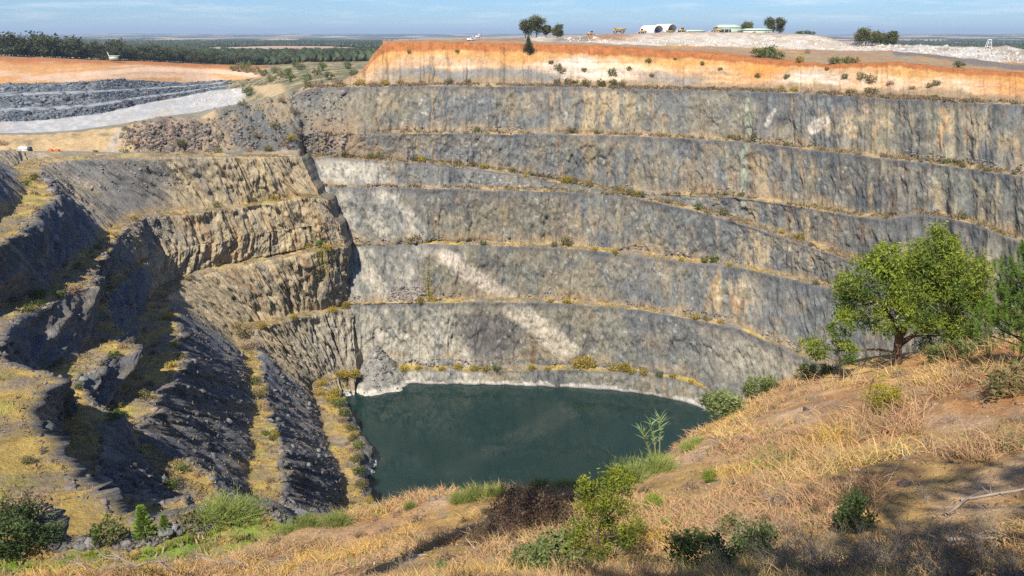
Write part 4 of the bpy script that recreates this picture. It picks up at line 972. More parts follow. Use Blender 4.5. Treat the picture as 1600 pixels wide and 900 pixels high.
def shrub_mesh(name, kind, rng):
    """one shrub about 1 m in radius, standing on its origin"""
    g = Geo()
    if kind == 'dry':
        nt_, lf = 46, 260
        tips = rdir(nt_, rng) * np.array((1, 1, .75)); tips[:, 2] = np.abs(tips[:, 2]) + .12; tips *= rng.uniform(.6, 1.0, (nt_, 1))
        for t in tips: g.tube(curve_pts((0, 0, 0), t, 5, .25, rng), [.02, .016, .012, .008, .004], GREYT, 3)
        P = tips[rng.integers(0, nt_, lf)] * rng.uniform(.55, 1.05, (lf, 1)) + rng.normal(size=(lf, 3)) * .1
        g.leaves(P, .20, varc((0.34, 0.235, 0.145), lf, .25, .12, rng), .4, .3, rng)
    elif kind == 'olive':
        for t in rdir(10, rng): g.tube(curve_pts((0, 0, 0), np.abs(t) * (0, 0, 1) + t * (.8, .8, 0), 4, .2, rng), [.03, .02, .012, .005], BARKC, 3)
        clumps(g, (0, 0, .55), (.85, .85, .55), 40, 11, .22, [(0.125, 0.125, 0.055), (0.24, 0.21, 0.09)], .45, .5, .2, .17, rng)
    elif kind == 'green':
        for t in rdir(10, rng): g.tube(curve_pts((0, 0, 0), np.abs(t) * (0, 0, 1) + t * (.8, .8, 0), 4, .2, rng), [.03, .02, .012, .005], BARKC, 3)
        clumps(g, (0, 0, .6), (.85, .85, .6), 42, 12, .22, [(0.055, 0.085, 0.025), (0.15, 0.20, 0.05)], .45, .5, .1, .17, rng)
    elif kind == 'yellow':
        for t in rdir(12, rng): g.tube(curve_pts((0, 0, 0), np.abs(t) * (0, 0, 1) + t * (.8, .8, 0), 4, .2, rng), [.025, .02, .012, .005], BARKC, 3)
        clumps(g, (0, 0, .5), (.85, .85, .55), 42, 11, .22, [(0.26, 0.22, 0.04), (0.48, 0.36, 0.05)], .45, .5, .3, .17, rng)
    elif kind == 'broom':
        n = 420
        D = rdir(n, rng); D[:, 2] = np.abs(D[:, 2]) * 1.3 + .25
        o_ = rng.normal(size=(n, 3)) * (.3, .3, .02); o_[:, 2] = np.abs(o_[:, 2])
        g.blades(o_, D, rng.uniform(.6, 1.15, n), .022, varc((0.25, 0.285, 0.085), n, .25, .1, rng), .25, rng)
        Dn_ = D / np.linalg.norm(D, axis=1, keepdims=True)
        for f_ in (.35, .5, .65, .8):
            g.blades(o_ + Dn_ * f_ * rng.uniform(.7, 1.1, (n, 1)), Dn_ + rdir(n, rng) * .6, .22, .014, varc((0.30, 0.36, 0.10), n, .25, .1, rng), .3, rng)
    elif kind == 'dead':
        for k in range(26):
            d = rdir(1, rng)[0]; d[2] = abs(d[2]) * .8 + .25; d = d / np.linalg.norm(d)
            tip = d * rng.uniform(.6, 1.1)
            pts = curve_pts((rng.normal() * .08, rng.normal() * .08, 0), tip, 6, .35, rng)
            g.tube(pts, np.linspace(.014, .005, 6), varc(GREYT, 1, .25, .06, rng)[0], 3)
            for q in range(5):
                i_ = rng.integers(2, 6); e = pts[i_] + (d + rdir(1, rng)[0] * 1.1) * rng.uniform(.15, .4)
                p2 = curve_pts(pts[i_], e, 4, .4, rng); g.tube(p2, np.linspace(.007, .003, 4), varc(GREYT, 1, .25, .06, rng)[0], 3)
                for z_ in range(3):
                    e2 = p2[2] + rdir(1, rng)[0] * rng.uniform(.08, .22) + (0, 0, .06); g.tube([p2[2], (p2[2] + e2) / 2 + rng.normal(size=3) * .015, e2], [.004, .003, .002], varc(GREYT, 1, .25, .06, rng)[0], 3)
        n = 160
        g.leaves(rdir(n, rng) * rng.uniform(.3, 1, (n, 1)) * (1, 1, .5) + (0, 0, .45), .06, varc((0.36, 0.27, 0.17), n, .25, .1, rng), .4, 0, rng)
    return g.mesh(name, M_TWIG if kind == 'dead' else (M_DRY if kind == 'dry' else M_LEAF))

KIT = {}
for kind, nv in (('dry', 3), ('olive', 3), ('green', 3), ('yellow', 2), ('broom', 2), ('dead', 4)):
    KIT[kind] = [shrub_mesh(kind + '_shrub', kind, np.random.default_rng(500 + 17 * i + len(kind))) for i in range(nv)]

def put_shrub(kind, pos, r, label, group, squash=1.0, name=None):
    me = random.choice(KIT[kind])
    o = link(name or {'dead': 'dead_shrub', 'dry': 'dry_shrub'}.get(kind, 'shrub'), me, None, (float(pos[0]), float(pos[1]), float(pos[2]) - 0.04 * r))
    o.rotation_euler = (random.uniform(-.1, .1), random.uniform(-.1, .1), random.uniform(0, 6.28))
    o.scale = (r, r, r * squash * random.uniform(.85, 1.15))
    tag(o, label, 'shrub', group)
    return o

def on_grid(G, qx_, qy_, segs=None):
    d = (G['PX'] - qx_) ** 2 + ((G['PY'] - qy_) * 1.0) ** 2
    if segs is not None: d = d + np.where(np.isin(G['seg'], segs)[:, None], 0, 1e7)
    i = np.unravel_index(np.argmin(d), d.shape)
    return G['P'][i]

FBENCH = [((3,), 'top'), ((5,), 'second'), ((7, 9), 'sloping'), ((11,), 'fourth'), ((13,), 'fifth'), ((15,), 'shore')]
WORD = {'dry': 'brown dry', 'olive': 'dull olive', 'green': 'dark green', 'yellow': 'yellow flowering'}
PLACE = {'top': 'on the brushy ledge under the orange soil of the far wall', 'second': 'on the second ledge down the far grey wall', 'sloping': 'along the sloping haul ramp across the far grey wall',
         'fourth': 'on the ledge two above the lake on the far grey wall', 'fifth': 'on the ledge one above the lake on the far grey wall', 'shore': 'on the low shore ledge just above the far side of the lake'}
def far_shrub(qx_, qy_, rpx, kind, place, segs):
    p = on_grid(FAR, qx_, qy_, segs)
    r = rpx * p[1] / 1190
    put_shrub(kind, p, r, f'{WORD[kind]} shrub {PLACE[place]}', f'{WORD[kind]} shrubs {PLACE[place]}')

# shrubs seen one by one on the far wall
for qx_, qy_, rp, kd in [(871, 122, 8, 'olive'), (884, 126, 9, 'olive'), (900, 128, 8, 'green'), (958, 127, 8, 'green'), (940, 128, 9, 'olive'), (915, 130, 9, 'olive'), (970, 130, 9, 'olive'), (700, 129, 8, 'olive'), (730, 128, 7, 'olive'), (1330, 143, 9, 'olive'), (1360, 146, 11, 'olive'), (1392, 150, 9, 'dry'), (1302, 144, 9, 'dry'), (1265, 142, 8, 'dry'), (1240, 140, 7, 'yellow'), (1222, 140, 7, 'yellow'), (1460, 152, 7, 'green'), (1440, 155, 8, 'dry'), (1520, 158, 9, 'dry'), (1545, 160, 8, 'dry'), (1415, 152, 8, 'dry'), (1170, 138, 7, 'dry'), (560, 130, 9, 'yellow'), (600, 128, 7, 'yellow'), (530, 132, 10, 'dry'), (500, 133, 9, 'dry'), (585, 131, 9, 'dry'), (625, 130, 9, 'dry'), (480, 134, 8, 'olive'), (660, 130, 8, 'dry')]:
    far_shrub(qx_, qy_, rp, kd, 'top', (3,))
for qx_, qy_, rp, kd in [(893, 208, 9, 'olive'), (1140, 217, 7, 'olive'), (1178, 221, 10, 'olive'), (640, 207, 6, 'dry'), (745, 207, 6, 'green'), (933, 209, 5, 'olive'), (1230, 228, 5, 'olive'), (1480, 256, 7, 'green'), (1505, 261, 6, 'olive'), (1555, 268, 5, 'dry')]:
    far_shrub(qx_, qy_, rp, kd, 'second', (5,))
for qx_, qy_, rp, kd in [(830, 271, 8, 'green'), (842, 275, 7, 'olive'), (857, 279, 9, 'olive'), (885, 286, 8, 'yellow'), (895, 288, 9, 'olive'), (922, 291, 8, 'olive'), (962, 299, 8, 'olive'), (985, 304, 9, 'olive'), (1002, 309, 8, 'olive'), (1045, 318, 8, 'dry'), (1065, 322, 9, 'dry'), (1090, 328, 8, 'green'), (1130, 337, 10, 'olive'), (1155, 345, 9, 'dry'), (1240, 372, 8, 'dry'), (1300, 393, 12, 'dry'), (1322, 402, 8, 'dry'), (760, 262, 8, 'olive'), (735, 259, 7, 'dry'), (700, 255, 8, 'dry'), (650, 252, 8, 'olive'), (620, 250, 8, 'dry'), (580, 248, 9, 'olive'), (540, 246, 8, 'olive'), (500, 243, 9, 'dry'), (1502, 341, 10, 'olive'), (1133, 306, 6, 'olive'), (1158, 307, 6, 'olive'), (1170, 338, 9, 'dry')]:
    far_shrub(qx_, qy_, rp, kd, 'sloping', (7, 9))
for qx_ in np.arange(600, 1600, 34): 
    far_shrub(qx_ + random.uniform(-14, 14), float(np.interp(qx_, px, YL1)) - 2, random.uniform(4, 8), random.choice(['dry', 'olive', 'dry']), 'second', (5,))
for qx_ in np.arange(510, 1330, 32):
    far_shrub(qx_ + random.uniform(-14, 14), float(np.interp(qx_, px, YR)) - 4, random.uniform(5, 9), random.choice(['dry', 'olive', 'dry', 'yellow']), 'sloping', (7, 9))
for qx_, qy_, rp, kd in [(648, 378, 11, 'olive'), (755, 382, 7, 'green'), (885, 384, 11, 'olive'), (866, 386, 7, 'olive'), (1100, 410, 7, 'green'), (1115, 411, 9, 'green'), (1140, 415, 6, 'yellow'), (1275, 445, 7, 'olive'), (930, 391, 6, 'yellow'), (960, 396, 6, 'yellow'), (1065, 407, 5, 'yellow')]:
    far_shrub(qx_, qy_, rp, kd, 'fourth', (11,))
for qx_, qy_, rp, kd in [(678, 470, 7, 'yellow'), (655, 471, 7, 'yellow'), (860, 473, 6, 'yellow'), (885, 473, 8, 'yellow'), (1088, 499, 8, 'yellow'), (1103, 501, 8, 'olive'), (1125, 506, 7, 'yellow')]:
    far_shrub(qx_, qy_, rp, kd, 'fifth', (13,))
for qx_, qy_, rp, kd in [(612, 574, 9, 'olive'), (632, 580, 9, 'yellow'), (655, 580, 7, 'yellow'), (690, 580, 7, 'yellow'), (715, 578, 9, 'yellow'), (740, 580, 8, 'yellow'), (775, 579, 9, 'green'), (760, 580, 8, 'yellow'), (830, 579, 8, 'yellow'), (855, 579, 7, 'yellow'), (905, 574, 15, 'yellow'), (922, 573, 17, 'yellow'), (958, 578, 12, 'yellow'), (975, 580, 12, 'yellow'), (985, 583, 9, 'yellow'), (1005, 586, 9, 'yellow'), (1030, 590, 8, 'green'), (1050, 595, 7, 'yellow'), (1080, 602, 6, 'yellow')]:
    far_shrub(qx_, qy_, rp, kd, 'shore', (15,))
# shrubs rooted in the orange soil and along the plateau rim
for qx_, qy_, rp, kd in [(862, 100, 5, 'green'), (872, 107, 7, 'olive'), (878, 114, 8, 'olive'), (913, 112, 5, 'green'), (983, 110, 5, 'green'), (958, 118, 8, 'green'), (1013, 99, 5, 'green'), (1055, 95, 3, 'green'), (1098, 103, 4, 'green'), (1125, 110, 4, 'green'), (1227, 122, 6, 'green'), (1291, 109, 4, 'green'), (1321, 124, 6, 'green'), (1345, 124, 8, 'olive'), (1360, 130, 10, 'olive'), (1462, 134, 8, 'olive'), (1452, 138, 6, 'olive'), (1184, 122, 5, 'green'), (714, 82, 4, 'green'), (640, 84, 4, 'olive'), (1018, 120, 4, 'olive'), (1390, 134, 8, 'dry'), (1425, 140, 7, 'dry')]:
    p = on_grid(FAR, qx_, qy_, (2,))
    put_shrub(kd, p, rp * p[1] / 1190, f'{WORD[kd]} shrub rooted in the cream and orange soil face', f'{WORD[kd]} shrubs rooted in the orange soil face')
for qx_, qy_, rp, kd in [(1183, 90, 12, 'green'), (1200, 90, 13, 'green'), (1215, 93, 10, 'green'), (1250, 98, 8, 'yellow'), (1272, 101, 7, 'olive'), (1302, 101, 9, 'green'), (1313, 100, 8, 'green'), (1325, 101, 8, 'green'), (1336, 100, 8, 'olive'), (1373, 97, 11, 'green'), (1497, 107, 9, 'green'), (1175, 84, 6, 'dry'), (1262, 84, 7, 'dry')]:
    p = on_grid(PLAT, qx_, qy_)
    put_shrub(kd, p, rp * p[1] / 1190, f'{WORD[kd]} shrub on the scrubby rim above the orange soil', f'{WORD[kd]} shrubs on the plateau rim')
# left wall ledges
LPL = {2: 'on the topmost ledge of the left wall', 4: 'on the second ledge of the left wall', 6: 'on the narrow middle ledge of the shaded left wall', 8: 'on the lower ledge of the left wall', 10: 'on the ledge above the lake on the left wall', 12: 'on the shore bank at the left end of the lake'}
def left_shrub(qx_, qy_, rp, kd, sg=None):
    if sg is None:
        d = (LEFT['PX'] - qx_) ** 2 + (LEFT['PY'] - qy_) ** 2 + np.where(np.isin(LEFT['seg'], list(LPL))[:, None], 0, 1e7)
    else:
        d = (LEFT['PX'] - qx_) ** 2 + (LEFT['PY'] - qy_) ** 2 + np.where((LEFT['seg'] == sg)[:, None], 0, 1e7)
    i = np.unravel_index(np.argmin(d), d.shape); p = LEFT['P'][i]; s_ = int(LEFT['seg'][i[0]])
    dist = p[1] * CP - p[2] * SP
    put_shrub(kd, p, rp * dist / FPX, f'{WORD[kd]} shrub {LPL[s_]}', f'{WORD[kd]} shrubs {LPL[s_]}')
for a in [(75, 310, 14, 'dry'), (40, 290, 9, 'green'), (55, 285, 8, 'green'), (60, 330, 9, 'dry'), (340, 320, 9, 'green'), (395, 312, 8, 'olive'), (430, 312, 7, 'yellow'), (210, 345, 8, 'yellow'), (60, 465, 12, 'green'), (95, 462, 10, 'green'), (110, 470, 14, 'dry'), (125, 458, 12, 'dry'), (30, 462, 8, 'dry'), (62, 528, 11, 'green'), (70, 545, 12, 'dry'), (88, 555, 9, 'olive'), (178, 560, 11, 'green'), (190, 545, 12, 'dry'), (205, 530, 9, 'olive'), (175, 580, 9, 'green'), (225, 470, 9, 'green'), (250, 480, 10, 'dry'), (262, 500, 9, 'yellow'), (275, 540, 9, 'yellow'), (285, 560, 10, 'olive'), (270, 575, 10, 'yellow'), (240, 555, 10, 'dry'), (235, 600, 11, 'dry'), (225, 625, 12, 'olive'), (180, 655, 15, 'green'), (190, 640, 9, 'olive'), (310, 470, 9, 'olive'), (480, 385, 9, 'yellow'), (500, 386, 9, 'green'), (510, 392, 9, 'yellow'), (380, 525, 16, 'olive'), (400, 540, 14, 'dry'), (398, 600, 12, 'green'), (405, 620, 12, 'olive'), (420, 640, 10, 'dry'), (430, 680, 9, 'yellow'), (385, 545, 10, 'dry'), (540, 482, 9, 'yellow'), (520, 488, 8, 'yellow'), (460, 500, 7, 'yellow'), (410, 512, 8, 'yellow'),
          (520, 615, 9, 'yellow'), (535, 605, 10, 'yellow'), (550, 590, 9, 'yellow'), (545, 625, 10, 'yellow'), (560, 630, 9, 'olive'), (530, 635, 11, 'green'), (545, 650, 10, 'green'), (555, 670, 9, 'olive'), (550, 690, 9, 'olive'), (560, 720, 12, 'olive'), (565, 745, 12, 'green'), (570, 765, 12, 'olive'), (590, 780, 9, 'yellow'), (560, 612, 9, 'yellow'), (500, 618, 8, 'yellow'), (575, 618, 9, 'yellow'), (40, 735, 12, 'olive'), (60, 700, 8, 'dry')]:
    left_shrub(*a)
mm = np.isin(LEFT['seg'], (2, 4, 6, 8, 10, 12))[:, None] & (LEFT['S'] > 5.2) & (LEFT['S'] < 9.0) & (LEFT['PX'] > -20) & (LEFT['PY'] < 800)
ii_, jj_ = np.nonzero(mm)
for kk_ in RNG.choice(len(ii_), 60):
    i_, j_ = ii_[kk_], jj_[kk_]; s_ = int(LEFT['seg'][i_]); kd = random.choice(['dry', 'dry', 'olive', 'green', 'dry'])
    put_shrub(kd, LEFT['P'][i_, j_], random.uniform(.8, 2.0), f'{WORD[kd]} shrub {LPL[s_]}', f'{WORD[kd]} shrubs {LPL[s_]}')
# behind the buttress and on the banks
for qx_, qy_, rp, kd in [(500, 243, 8, 'dry'), (340, 241, 9, 'olive'), (390, 238, 8, 'dry'), (420, 236, 9, 'olive'), (285, 232, 9, 'olive'), (210, 228, 9, 'dry'), (195, 240, 8, 'olive'), (440, 230, 10, 'dry'), (455, 222, 9, 'yellow'), (400, 215, 9, 'dry'), (430, 205, 9, 'olive'), (465, 210, 10, 'dry'), (195, 205, 5, 'yellow'), (380, 168, 9, 'olive'), (300, 240, 8, 'dry'), (260, 240, 7, 'dry'), (460, 180, 10, 'dry'), (440, 165, 8, 'dry'), (470, 160, 10, 'olive'), (480, 145, 10, 'dry'), (500, 138, 9, 'olive'), (520, 134, 10, 'dry'), (150, 240, 5, 'green'), (20, 238, 8, 'dry'), (60, 244, 8, 'dry'), (5, 226, 10, 'dry')]:
    p = on_grid(UPG, qx_, qy_)
    put_shrub(kd, p, rp * p[1] / 1190, f'{WORD[kd]} shrub on the banks behind the tan buttress', f'{WORD[kd]} shrubs on the banks behind the buttress')
for qx_, qy_, rp in [(375, 112, 8), (388, 113, 9), (400, 116, 7), (365, 110, 6), (412, 118, 7), (430, 115, 7), (425, 128, 8), (450, 118, 8), (470, 110, 8), (455, 128, 8), (440, 122, 8), (495, 118, 8), (515, 124, 8), (390, 150, 8), (382, 146, 6), (480, 126, 8), (505, 110, 7), (462, 104, 6), (545, 108, 7), (555, 118, 8)]:
    p = on_grid(UPG, qx_, qy_)
    put_shrub(random.choice(['olive', 'green', 'green']), p, rp * p[1] / 1190, 'dark bush on the brushy ridge between the two pits', 'bushes on the ridge between the pits', 1.2)

# tall yellow creeper on the rock above the lake, and its neighbours on the buttress corner
def creeper(pts, w, n, label, cols, G=FAR):
    g = Geo(); P = []
    o0 = None
    for qx_, qy_ in pts:
        p = on_grid(G, qx_, qy_)
        if o0 is None: o0 = p.copy()
        P.append(p - o0)
    P = np.array(P); m = len(P) - 1
    k = RNG.integers(0, m, n); t = RNG.uniform(0, 1, (n, 1))
    Q = P[k] * (1 - t) + P[k + 1] * t + RNG.normal(size=(n, 3)) * (w, .5, w * .7) + (0, -.8, .3)
    g.leaves(Q, .55, varc(cols, n, .3, .1), .5, .2)
    for i in range(m): g.tube(curve_pts(P[i] + (0, -.5, 0), P[i + 1] + (0, -.5, 0), 5, .1), .08, BARKC, 4)
    o = link('creeper', g.mesh('creeper', M_LEAF), None, o0)
    tag(o, label, 'plant')
creeper([(669, 470), (668, 450), (667, 425)], 1.2, 420, 'tall yellow creeper climbing the grey rock above the fifth ledge', (0.46, 0.37, 0.05))
creeper([(505, 432), (500, 415), (492, 402), (503, 390)], 3.0, 700, 'yellow green creeper spilling over the corner of the tan buttress', (0.38, 0.34, 0.05), LEFT)
creeper([(545, 600), (520, 612), (505, 622)], 1.6, 500, 'bright yellow bushy growth at the foot of the buttress beside the scree', (0.50, 0.40, 0.05), LEFT)

# ------------------------------------------------------------------ dry grass on the ledges: one uncountable cover
g = Geo()
def ledge_grass(G, segs, n, colA, colB, h=0.7, cond=None):
    rr_ = np.nonzero(np.isin(G['seg'], segs))[0]
    i = RNG.choice(rr_, n); j = RNG.integers(0, G['P'].shape[1], n)
    P = G['P'][i, j] + RNG.normal(size=(n, 3)) * (.3, .3, 0.02)
    kp = fbm(P[:, 0] / 6, P[:, 1] / 6, P[:, 2] / 9, 3, 611) > -0.1
    if cond is not None: kp &= cond(G, i, j)
    P = P[kp]; n = len(P)
    t = RNG.uniform(0, 1, (n, 1)); col = varc(np.asarray(colA) * (1 - t) + np.asarray(colB) * t, n, .2, .08)
    for q in range(3):
        D = RNG.normal(size=(n, 3)) * .5 + (0, 0, 1.0); g.blades(P + RNG.normal(size=(n, 3)) * (.2, .2, 0), D, h * RNG.uniform(.5, 1.3, n), h * .28, col, .4)
ledge_grass(FAR, (3, 5, 7, 9, 11, 13, 15), 19000, (0.47, 0.335, 0.165), (0.36, 0.27, 0.15), .65)
ledge_grass(FAR, (3,), 9000, (0.33, 0.24, 0.14), (0.27, 0.20, 0.12), 1.3)
ledge_grass(FAR, (5, 7, 9), 4500, (0.30, 0.22, 0.12), (0.25, 0.22, 0.10), 1.5)
ledge_grass(FAR, (11, 13, 15), 3500, (0.50, 0.37, 0.09), (0.40, 0.34, 0.08), .9)
ledge_grass(LEFT, (2, 4, 6, 8, 10, 12), 24000, (0.45, 0.32, 0.14), (0.33, 0.26, 0.135), .65, lambda G, i, j: ~((G['seg'][i] == 6) & (G['S'][i, j] < 4.3)))
ledge_grass(LEFT, (5, 7, 9, 11), 3000, (0.36, 0.27, 0.14), (0.26, 0.24, 0.10), .8)
o = link('dry_grass', g.mesh('ledge_grass', M_DRY)); tag(o, 'dry yellow grass tufts covering the ledges of the pit', 'grass', kind='stuff')

# ------------------------------------------------------------------ loose rock
def rock_mesh(name, rng, sub=2):
    """an angular block: the hull of a few scattered points, roughened when it is big enough to see"""
    import bmesh
    bm = bmesh.new()
    for v in rdir(13 if sub < 3 else 18, rng) * rng.uniform(.75, 1.1, (13 if sub < 3 else 18, 1)) * rng.uniform(.6, 1.2, 3): bm.verts.new(v)
    r = bmesh.ops.convex_hull(bm, input=bm.verts[:])
    bmesh.ops.delete(bm, geom=[v for v in bm.verts if not v.link_faces], context='VERTS')
    if sub >= 3:
        bmesh.ops.subdivide_edges(bm, edges=bm.edges[:], cuts=3, use_grid_fill=True); bmesh.ops.triangulate(bm, faces=bm.faces[:])
    bm.verts.index_update()
    V = np.array([v.co[:] for v in bm.verts]); F = np.array([[v.index for v in f.verts] for f in bm.faces]); bm.free()
    if sub >= 3: V = V * (1 + fbm(V[:, 0] * 2.5, V[:, 1] * 2.5, V[:, 2] * 2.5, 3, int(rng.integers(999)))[:, None] * .12)
    return V, F
RK = [rock_mesh('rock', np.random.default_rng(900 + i), 1) for i in range(6)]
def rock_field(name, pts, sizes, cols, label):
    g = Geo()
    for p, s_, c_ in zip(pts, sizes, cols):
        V, F = RK[RNG.integers(6)]
        a = RNG.uniform(0, 6.28); R_ = np.array([[math.cos(a), -math.sin(a), 0], [math.sin(a), math.cos(a), 0], [0, 0, 1]])
        g.add((V * s_) @ R_.T + p, F, c_)
    o = link(name, g.mesh(name, M_ROCK)); tag(o, label, 'rubble', kind='stuff')
def pick(G, qx0, qx1, qy0, qy1, n, segs=None):
    m = (G['PX'] > qx0) & (G['PX'] < qx1) & (G['PY'] > qy0) & (G['PY'] < qy1)
    if segs is not None: m &= np.isin(G['seg'], segs)[:, None]
    i, j = np.nonzero(m); k = RNG.integers(0, len(i), n)
    return G['P'][i[k], j[k]]
pts = pick(UPG, 190, 480, 150, 240, 9000, (2, 3, 4)); pxr, pyr = project(pts); pts = pts[np.maximum(blob(pxr, pyr, 280, 214, 85, 22, .7), .45 * blob(pxr, pyr, 410, 200, 80, 40, .6)) > RNG.uniform(.1, 1, len(pts)) + .3 * fbm(pxr / 12, pyr / 8, 0, 3, 620)]
if len(pts) > 3600: pts = pts[:3600]
nr = len(pts)
rock_field('rubble', pts, RNG.gamma(1.3, .27, nr) + .1, varc((0.24, 0.195, 0.155), nr, .5, .1), 'tipped pile of brown and grey rubble behind the tan buttress')
pts = np.vstack([pick(LEFT, 60, 300, 250, 300, 420, (3,)), pick(FAR, 605, 665, 448, 472, 500, (12,)), pick(LEFT, 195, 265, 330, 380, 420, (4, 5))])
rock_field('rubble', pts, RNG.gamma(1.6, .17, len(pts)) + .1, varc((0.30, 0.26, 0.23), len(pts), .4, .08), 'loose fallen stones on the ledges of the pit walls')
pts = np.vstack([pick(PLAT, 880, 1600, 60, 100, 1100, (1,)), pick(UPG, 300, 385, 140, 165, 420, (7, 6))])
rock_field('rubble', pts, RNG.gamma(1.6, .3, len(pts)) + .15, varc((0.60, 0.54, 0.46), len(pts), .25, .05), 'pale blocks strewn over the white waste dump and pit floor')
pts = pick(UPG, -10, 345, 122, 205, 4200, (8, 10, 12)); rock_field('rubble', pts, RNG.gamma(1.4, .42, 4200) + .15, varc((0.17, 0.18, 0.19), 4200, .55, .06), 'blasted blue grey blocks on the terraces of the second pit')
pts = pick(FAR, 432, 540, 140, 245, 900, (4, 6)); rock_field('rubble', pts, RNG.gamma(1.4, .28, 900) + .1, varc((0.25, 0.21, 0.17), 900, .45, .08), 'broken brown rock where the far wall dies out behind the buttress')
ii_, jj_ = np.nonzero(np.isin(LEFT['seg'], (3, 5, 7, 9, 11))[:, None] & (LEFT['S'] > 4.9) & (LEFT['S'] < 10.2)); kk_ = RNG.integers(0, len(ii_), 9000); pts = LEFT['P'][ii_[kk_], jj_[kk_]]
pts = pts[fbm(pts[:, 0] / 7, pts[:, 1] / 7, pts[:, 2] / 7, 3, 631) > .0][:4200]
rock_field('rubble', pts, RNG.gamma(1.3, .26, len(pts)) + .1, varc((0.19, 0.185, 0.18), len(pts), .5, .06), 'broken dark blocks clinging to the shaded left benches')
ii_, jj_ = np.nonzero(np.isin(LEFT['seg'], (2, 4, 6, 8, 10, 12))[:, None] & (LEFT['t'] > .8)[:, None] & (LEFT['S'] > 5)); kk_ = RNG.integers(0, len(ii_), 3500)
rock_field('rubble', LEFT['P'][ii_[kk_], jj_[kk_]], RNG.gamma(1.3, .2, 3500) + .08, varc((0.24, 0.22, 0.20), 3500, .5, .06), 'loose stones along the broken crests of the left benches')
ii_, jj_ = np.nonzero(np.isin(FAR['seg'], (4, 6, 8, 10, 12, 14))[:, None] & (FAR['t'] > .86)[:, None] & (FAR['PX'] < 1620)); ok_ = fbm(FAR['P'][ii_, jj_][:, 0] / 9, FAR['P'][ii_, jj_][:, 2] / 30, 0, 3, 633) > .12; ii_, jj_ = ii_[ok_], jj_[ok_]; kk_ = RNG.integers(0, len(ii_), 4500)
rock_field('rubble', FAR['P'][ii_[kk_], jj_[kk_]], RNG.gamma(1.2, .2, 4500) + .08, varc((0.26, 0.23, 0.19), 4500, .5, .08), 'scree and fallen blocks at the foot of the far wall faces')
for qx_, qy_, rp, kd in [(508, 606, 9, 'yellow'), (525, 612, 11, 'yellow'), (540, 600, 10, 'yellow'), (555, 600, 8, 'green'), (552, 640, 9, 'yellow'), (538, 650, 10, 'olive'), (562, 660, 9, 'olive'), (548, 705, 10, 'dry'), (560, 700, 10, 'green'), (572, 735, 10, 'dry'), (580, 760, 10, 'olive'), (556, 680, 9, 'yellow'), (515, 625, 10, 'yellow'), (528, 660, 9, 'dry')]:
    left_shrub(qx_, qy_, rp, kd, 12)
kk_ = RNG.integers(0, CN.shape[0] * CN.shape[1], 1600); pts = CN.reshape(-1, 3)[kk_]; pts = pts[pts[:, 2] > -149]
rock_field('rubble', pts, RNG.gamma(1.2, .24, len(pts)) + .08, varc((0.28, 0.265, 0.235), len(pts), .45, .05), 'fallen grey blocks on the scree cone at the lake corner')
# stone bank along the outer edge of the grassy track, with separate boulders
m = (LEFT['seg'] == 2)[:, None] & (LEFT['t'] > .72)[:, None] & (LEFT['S'] > 8.95) & (LEFT['S'] < 10.4)
i, j = np.nonzero(m); k = RNG.integers(0, len(i), 2200)
rock_field('rubble', LEFT['P'][i[k], j[k]] + RNG.normal(size=(2200, 3)) * (.3, .3, .15) + (0, 0, .15), RNG.gamma(1.4, .10, 2200) + .05, varc((0.21, 0.20, 0.185), 2200, .45, .07), 'bank of broken grey stone edging the grassy track')
M_BOULD = mat_ground('boulder', 0.9, 4.0, 0.35, 0.8, 0.1)
for qx_, qy_, r, lb in [(263, 838, .95, 'pale upright grey boulder on the green grass track below the stone bank'), (140, 834, .6, 'rounded grey boulder on the grass at the left end of the stone bank'), (270, 815, .7, 'flat tilted slab on top of the stone bank behind the young pines'), (190, 818, .6, 'square grey block set in the stone bank')]:
    p = on_grid(LEFT, qx_, qy_, (2,))
    V, F = rock_mesh('boulder', np.random.default_rng(int(qx_)), 3)
    o = link('boulder', mesh_np('boulder', V * r * (.8, .8, 1.1), F, M_BOULD, varc((0.25, 0.25, 0.25), len(V), .1, .03)), None, p + (0, 0, r * .55)); tag(o, lb, 'boulder')

# ------------------------------------------------------------------ trees
def tree(name, base, trunk, limbs, lobes, leaf, cols, label, group=None, cat='tree', aspect=.35, seed=1, bark=M_BARK, up=-.2, sig=.2, cache={}):
    """trunk: list of (x,y,z,r); limbs: list of (list of points, r0, r1); lobes: (centre, radii, clumps, leaves per clump)"""
    rng = np.random.default_rng(seed)
    e = empty(name, base); tag(e, label, cat, group)
    g = Geo(); tr = np.array(trunk, float)
    g.tube(tr[:, :3], tr[:, 3], BARKC, 9)
    for pts, r0, r1 in limbs:
        pp = catmull(pts, np.linspace(0, len(pts) - 1, 4 * len(pts)))
        pp = pp + np.cumsum(rng.normal(size=pp.shape), 0) * .02
        g.tube(pp, np.linspace(r0, r1, len(pp)), BARKC, 6)
    link('trunk', g.mesh('trunk', bark, True), e)
    g = Geo()
    for cc, rad, nc, per in lobes: clumps(g, cc, rad, nc, per, leaf, cols, aspect, .45, up, sig, rng)
    link('crown', g.mesh('crown', M_LEAF), e)
    return e
def copy_tree(src, loc, rz, sc, label=None, group=None):
    r = src.copy(); COL.objects.link(r); r.location = loc; r.rotation_euler = (0, 0, rz); r.scale = (sc[0], sc[0], sc[1])
    if label: r['label'] = label
    if group: r['group'] = group
    for ch in src.children:
        c_ = ch.copy(); COL.objects.link(c_); c_.parent = r
    return r

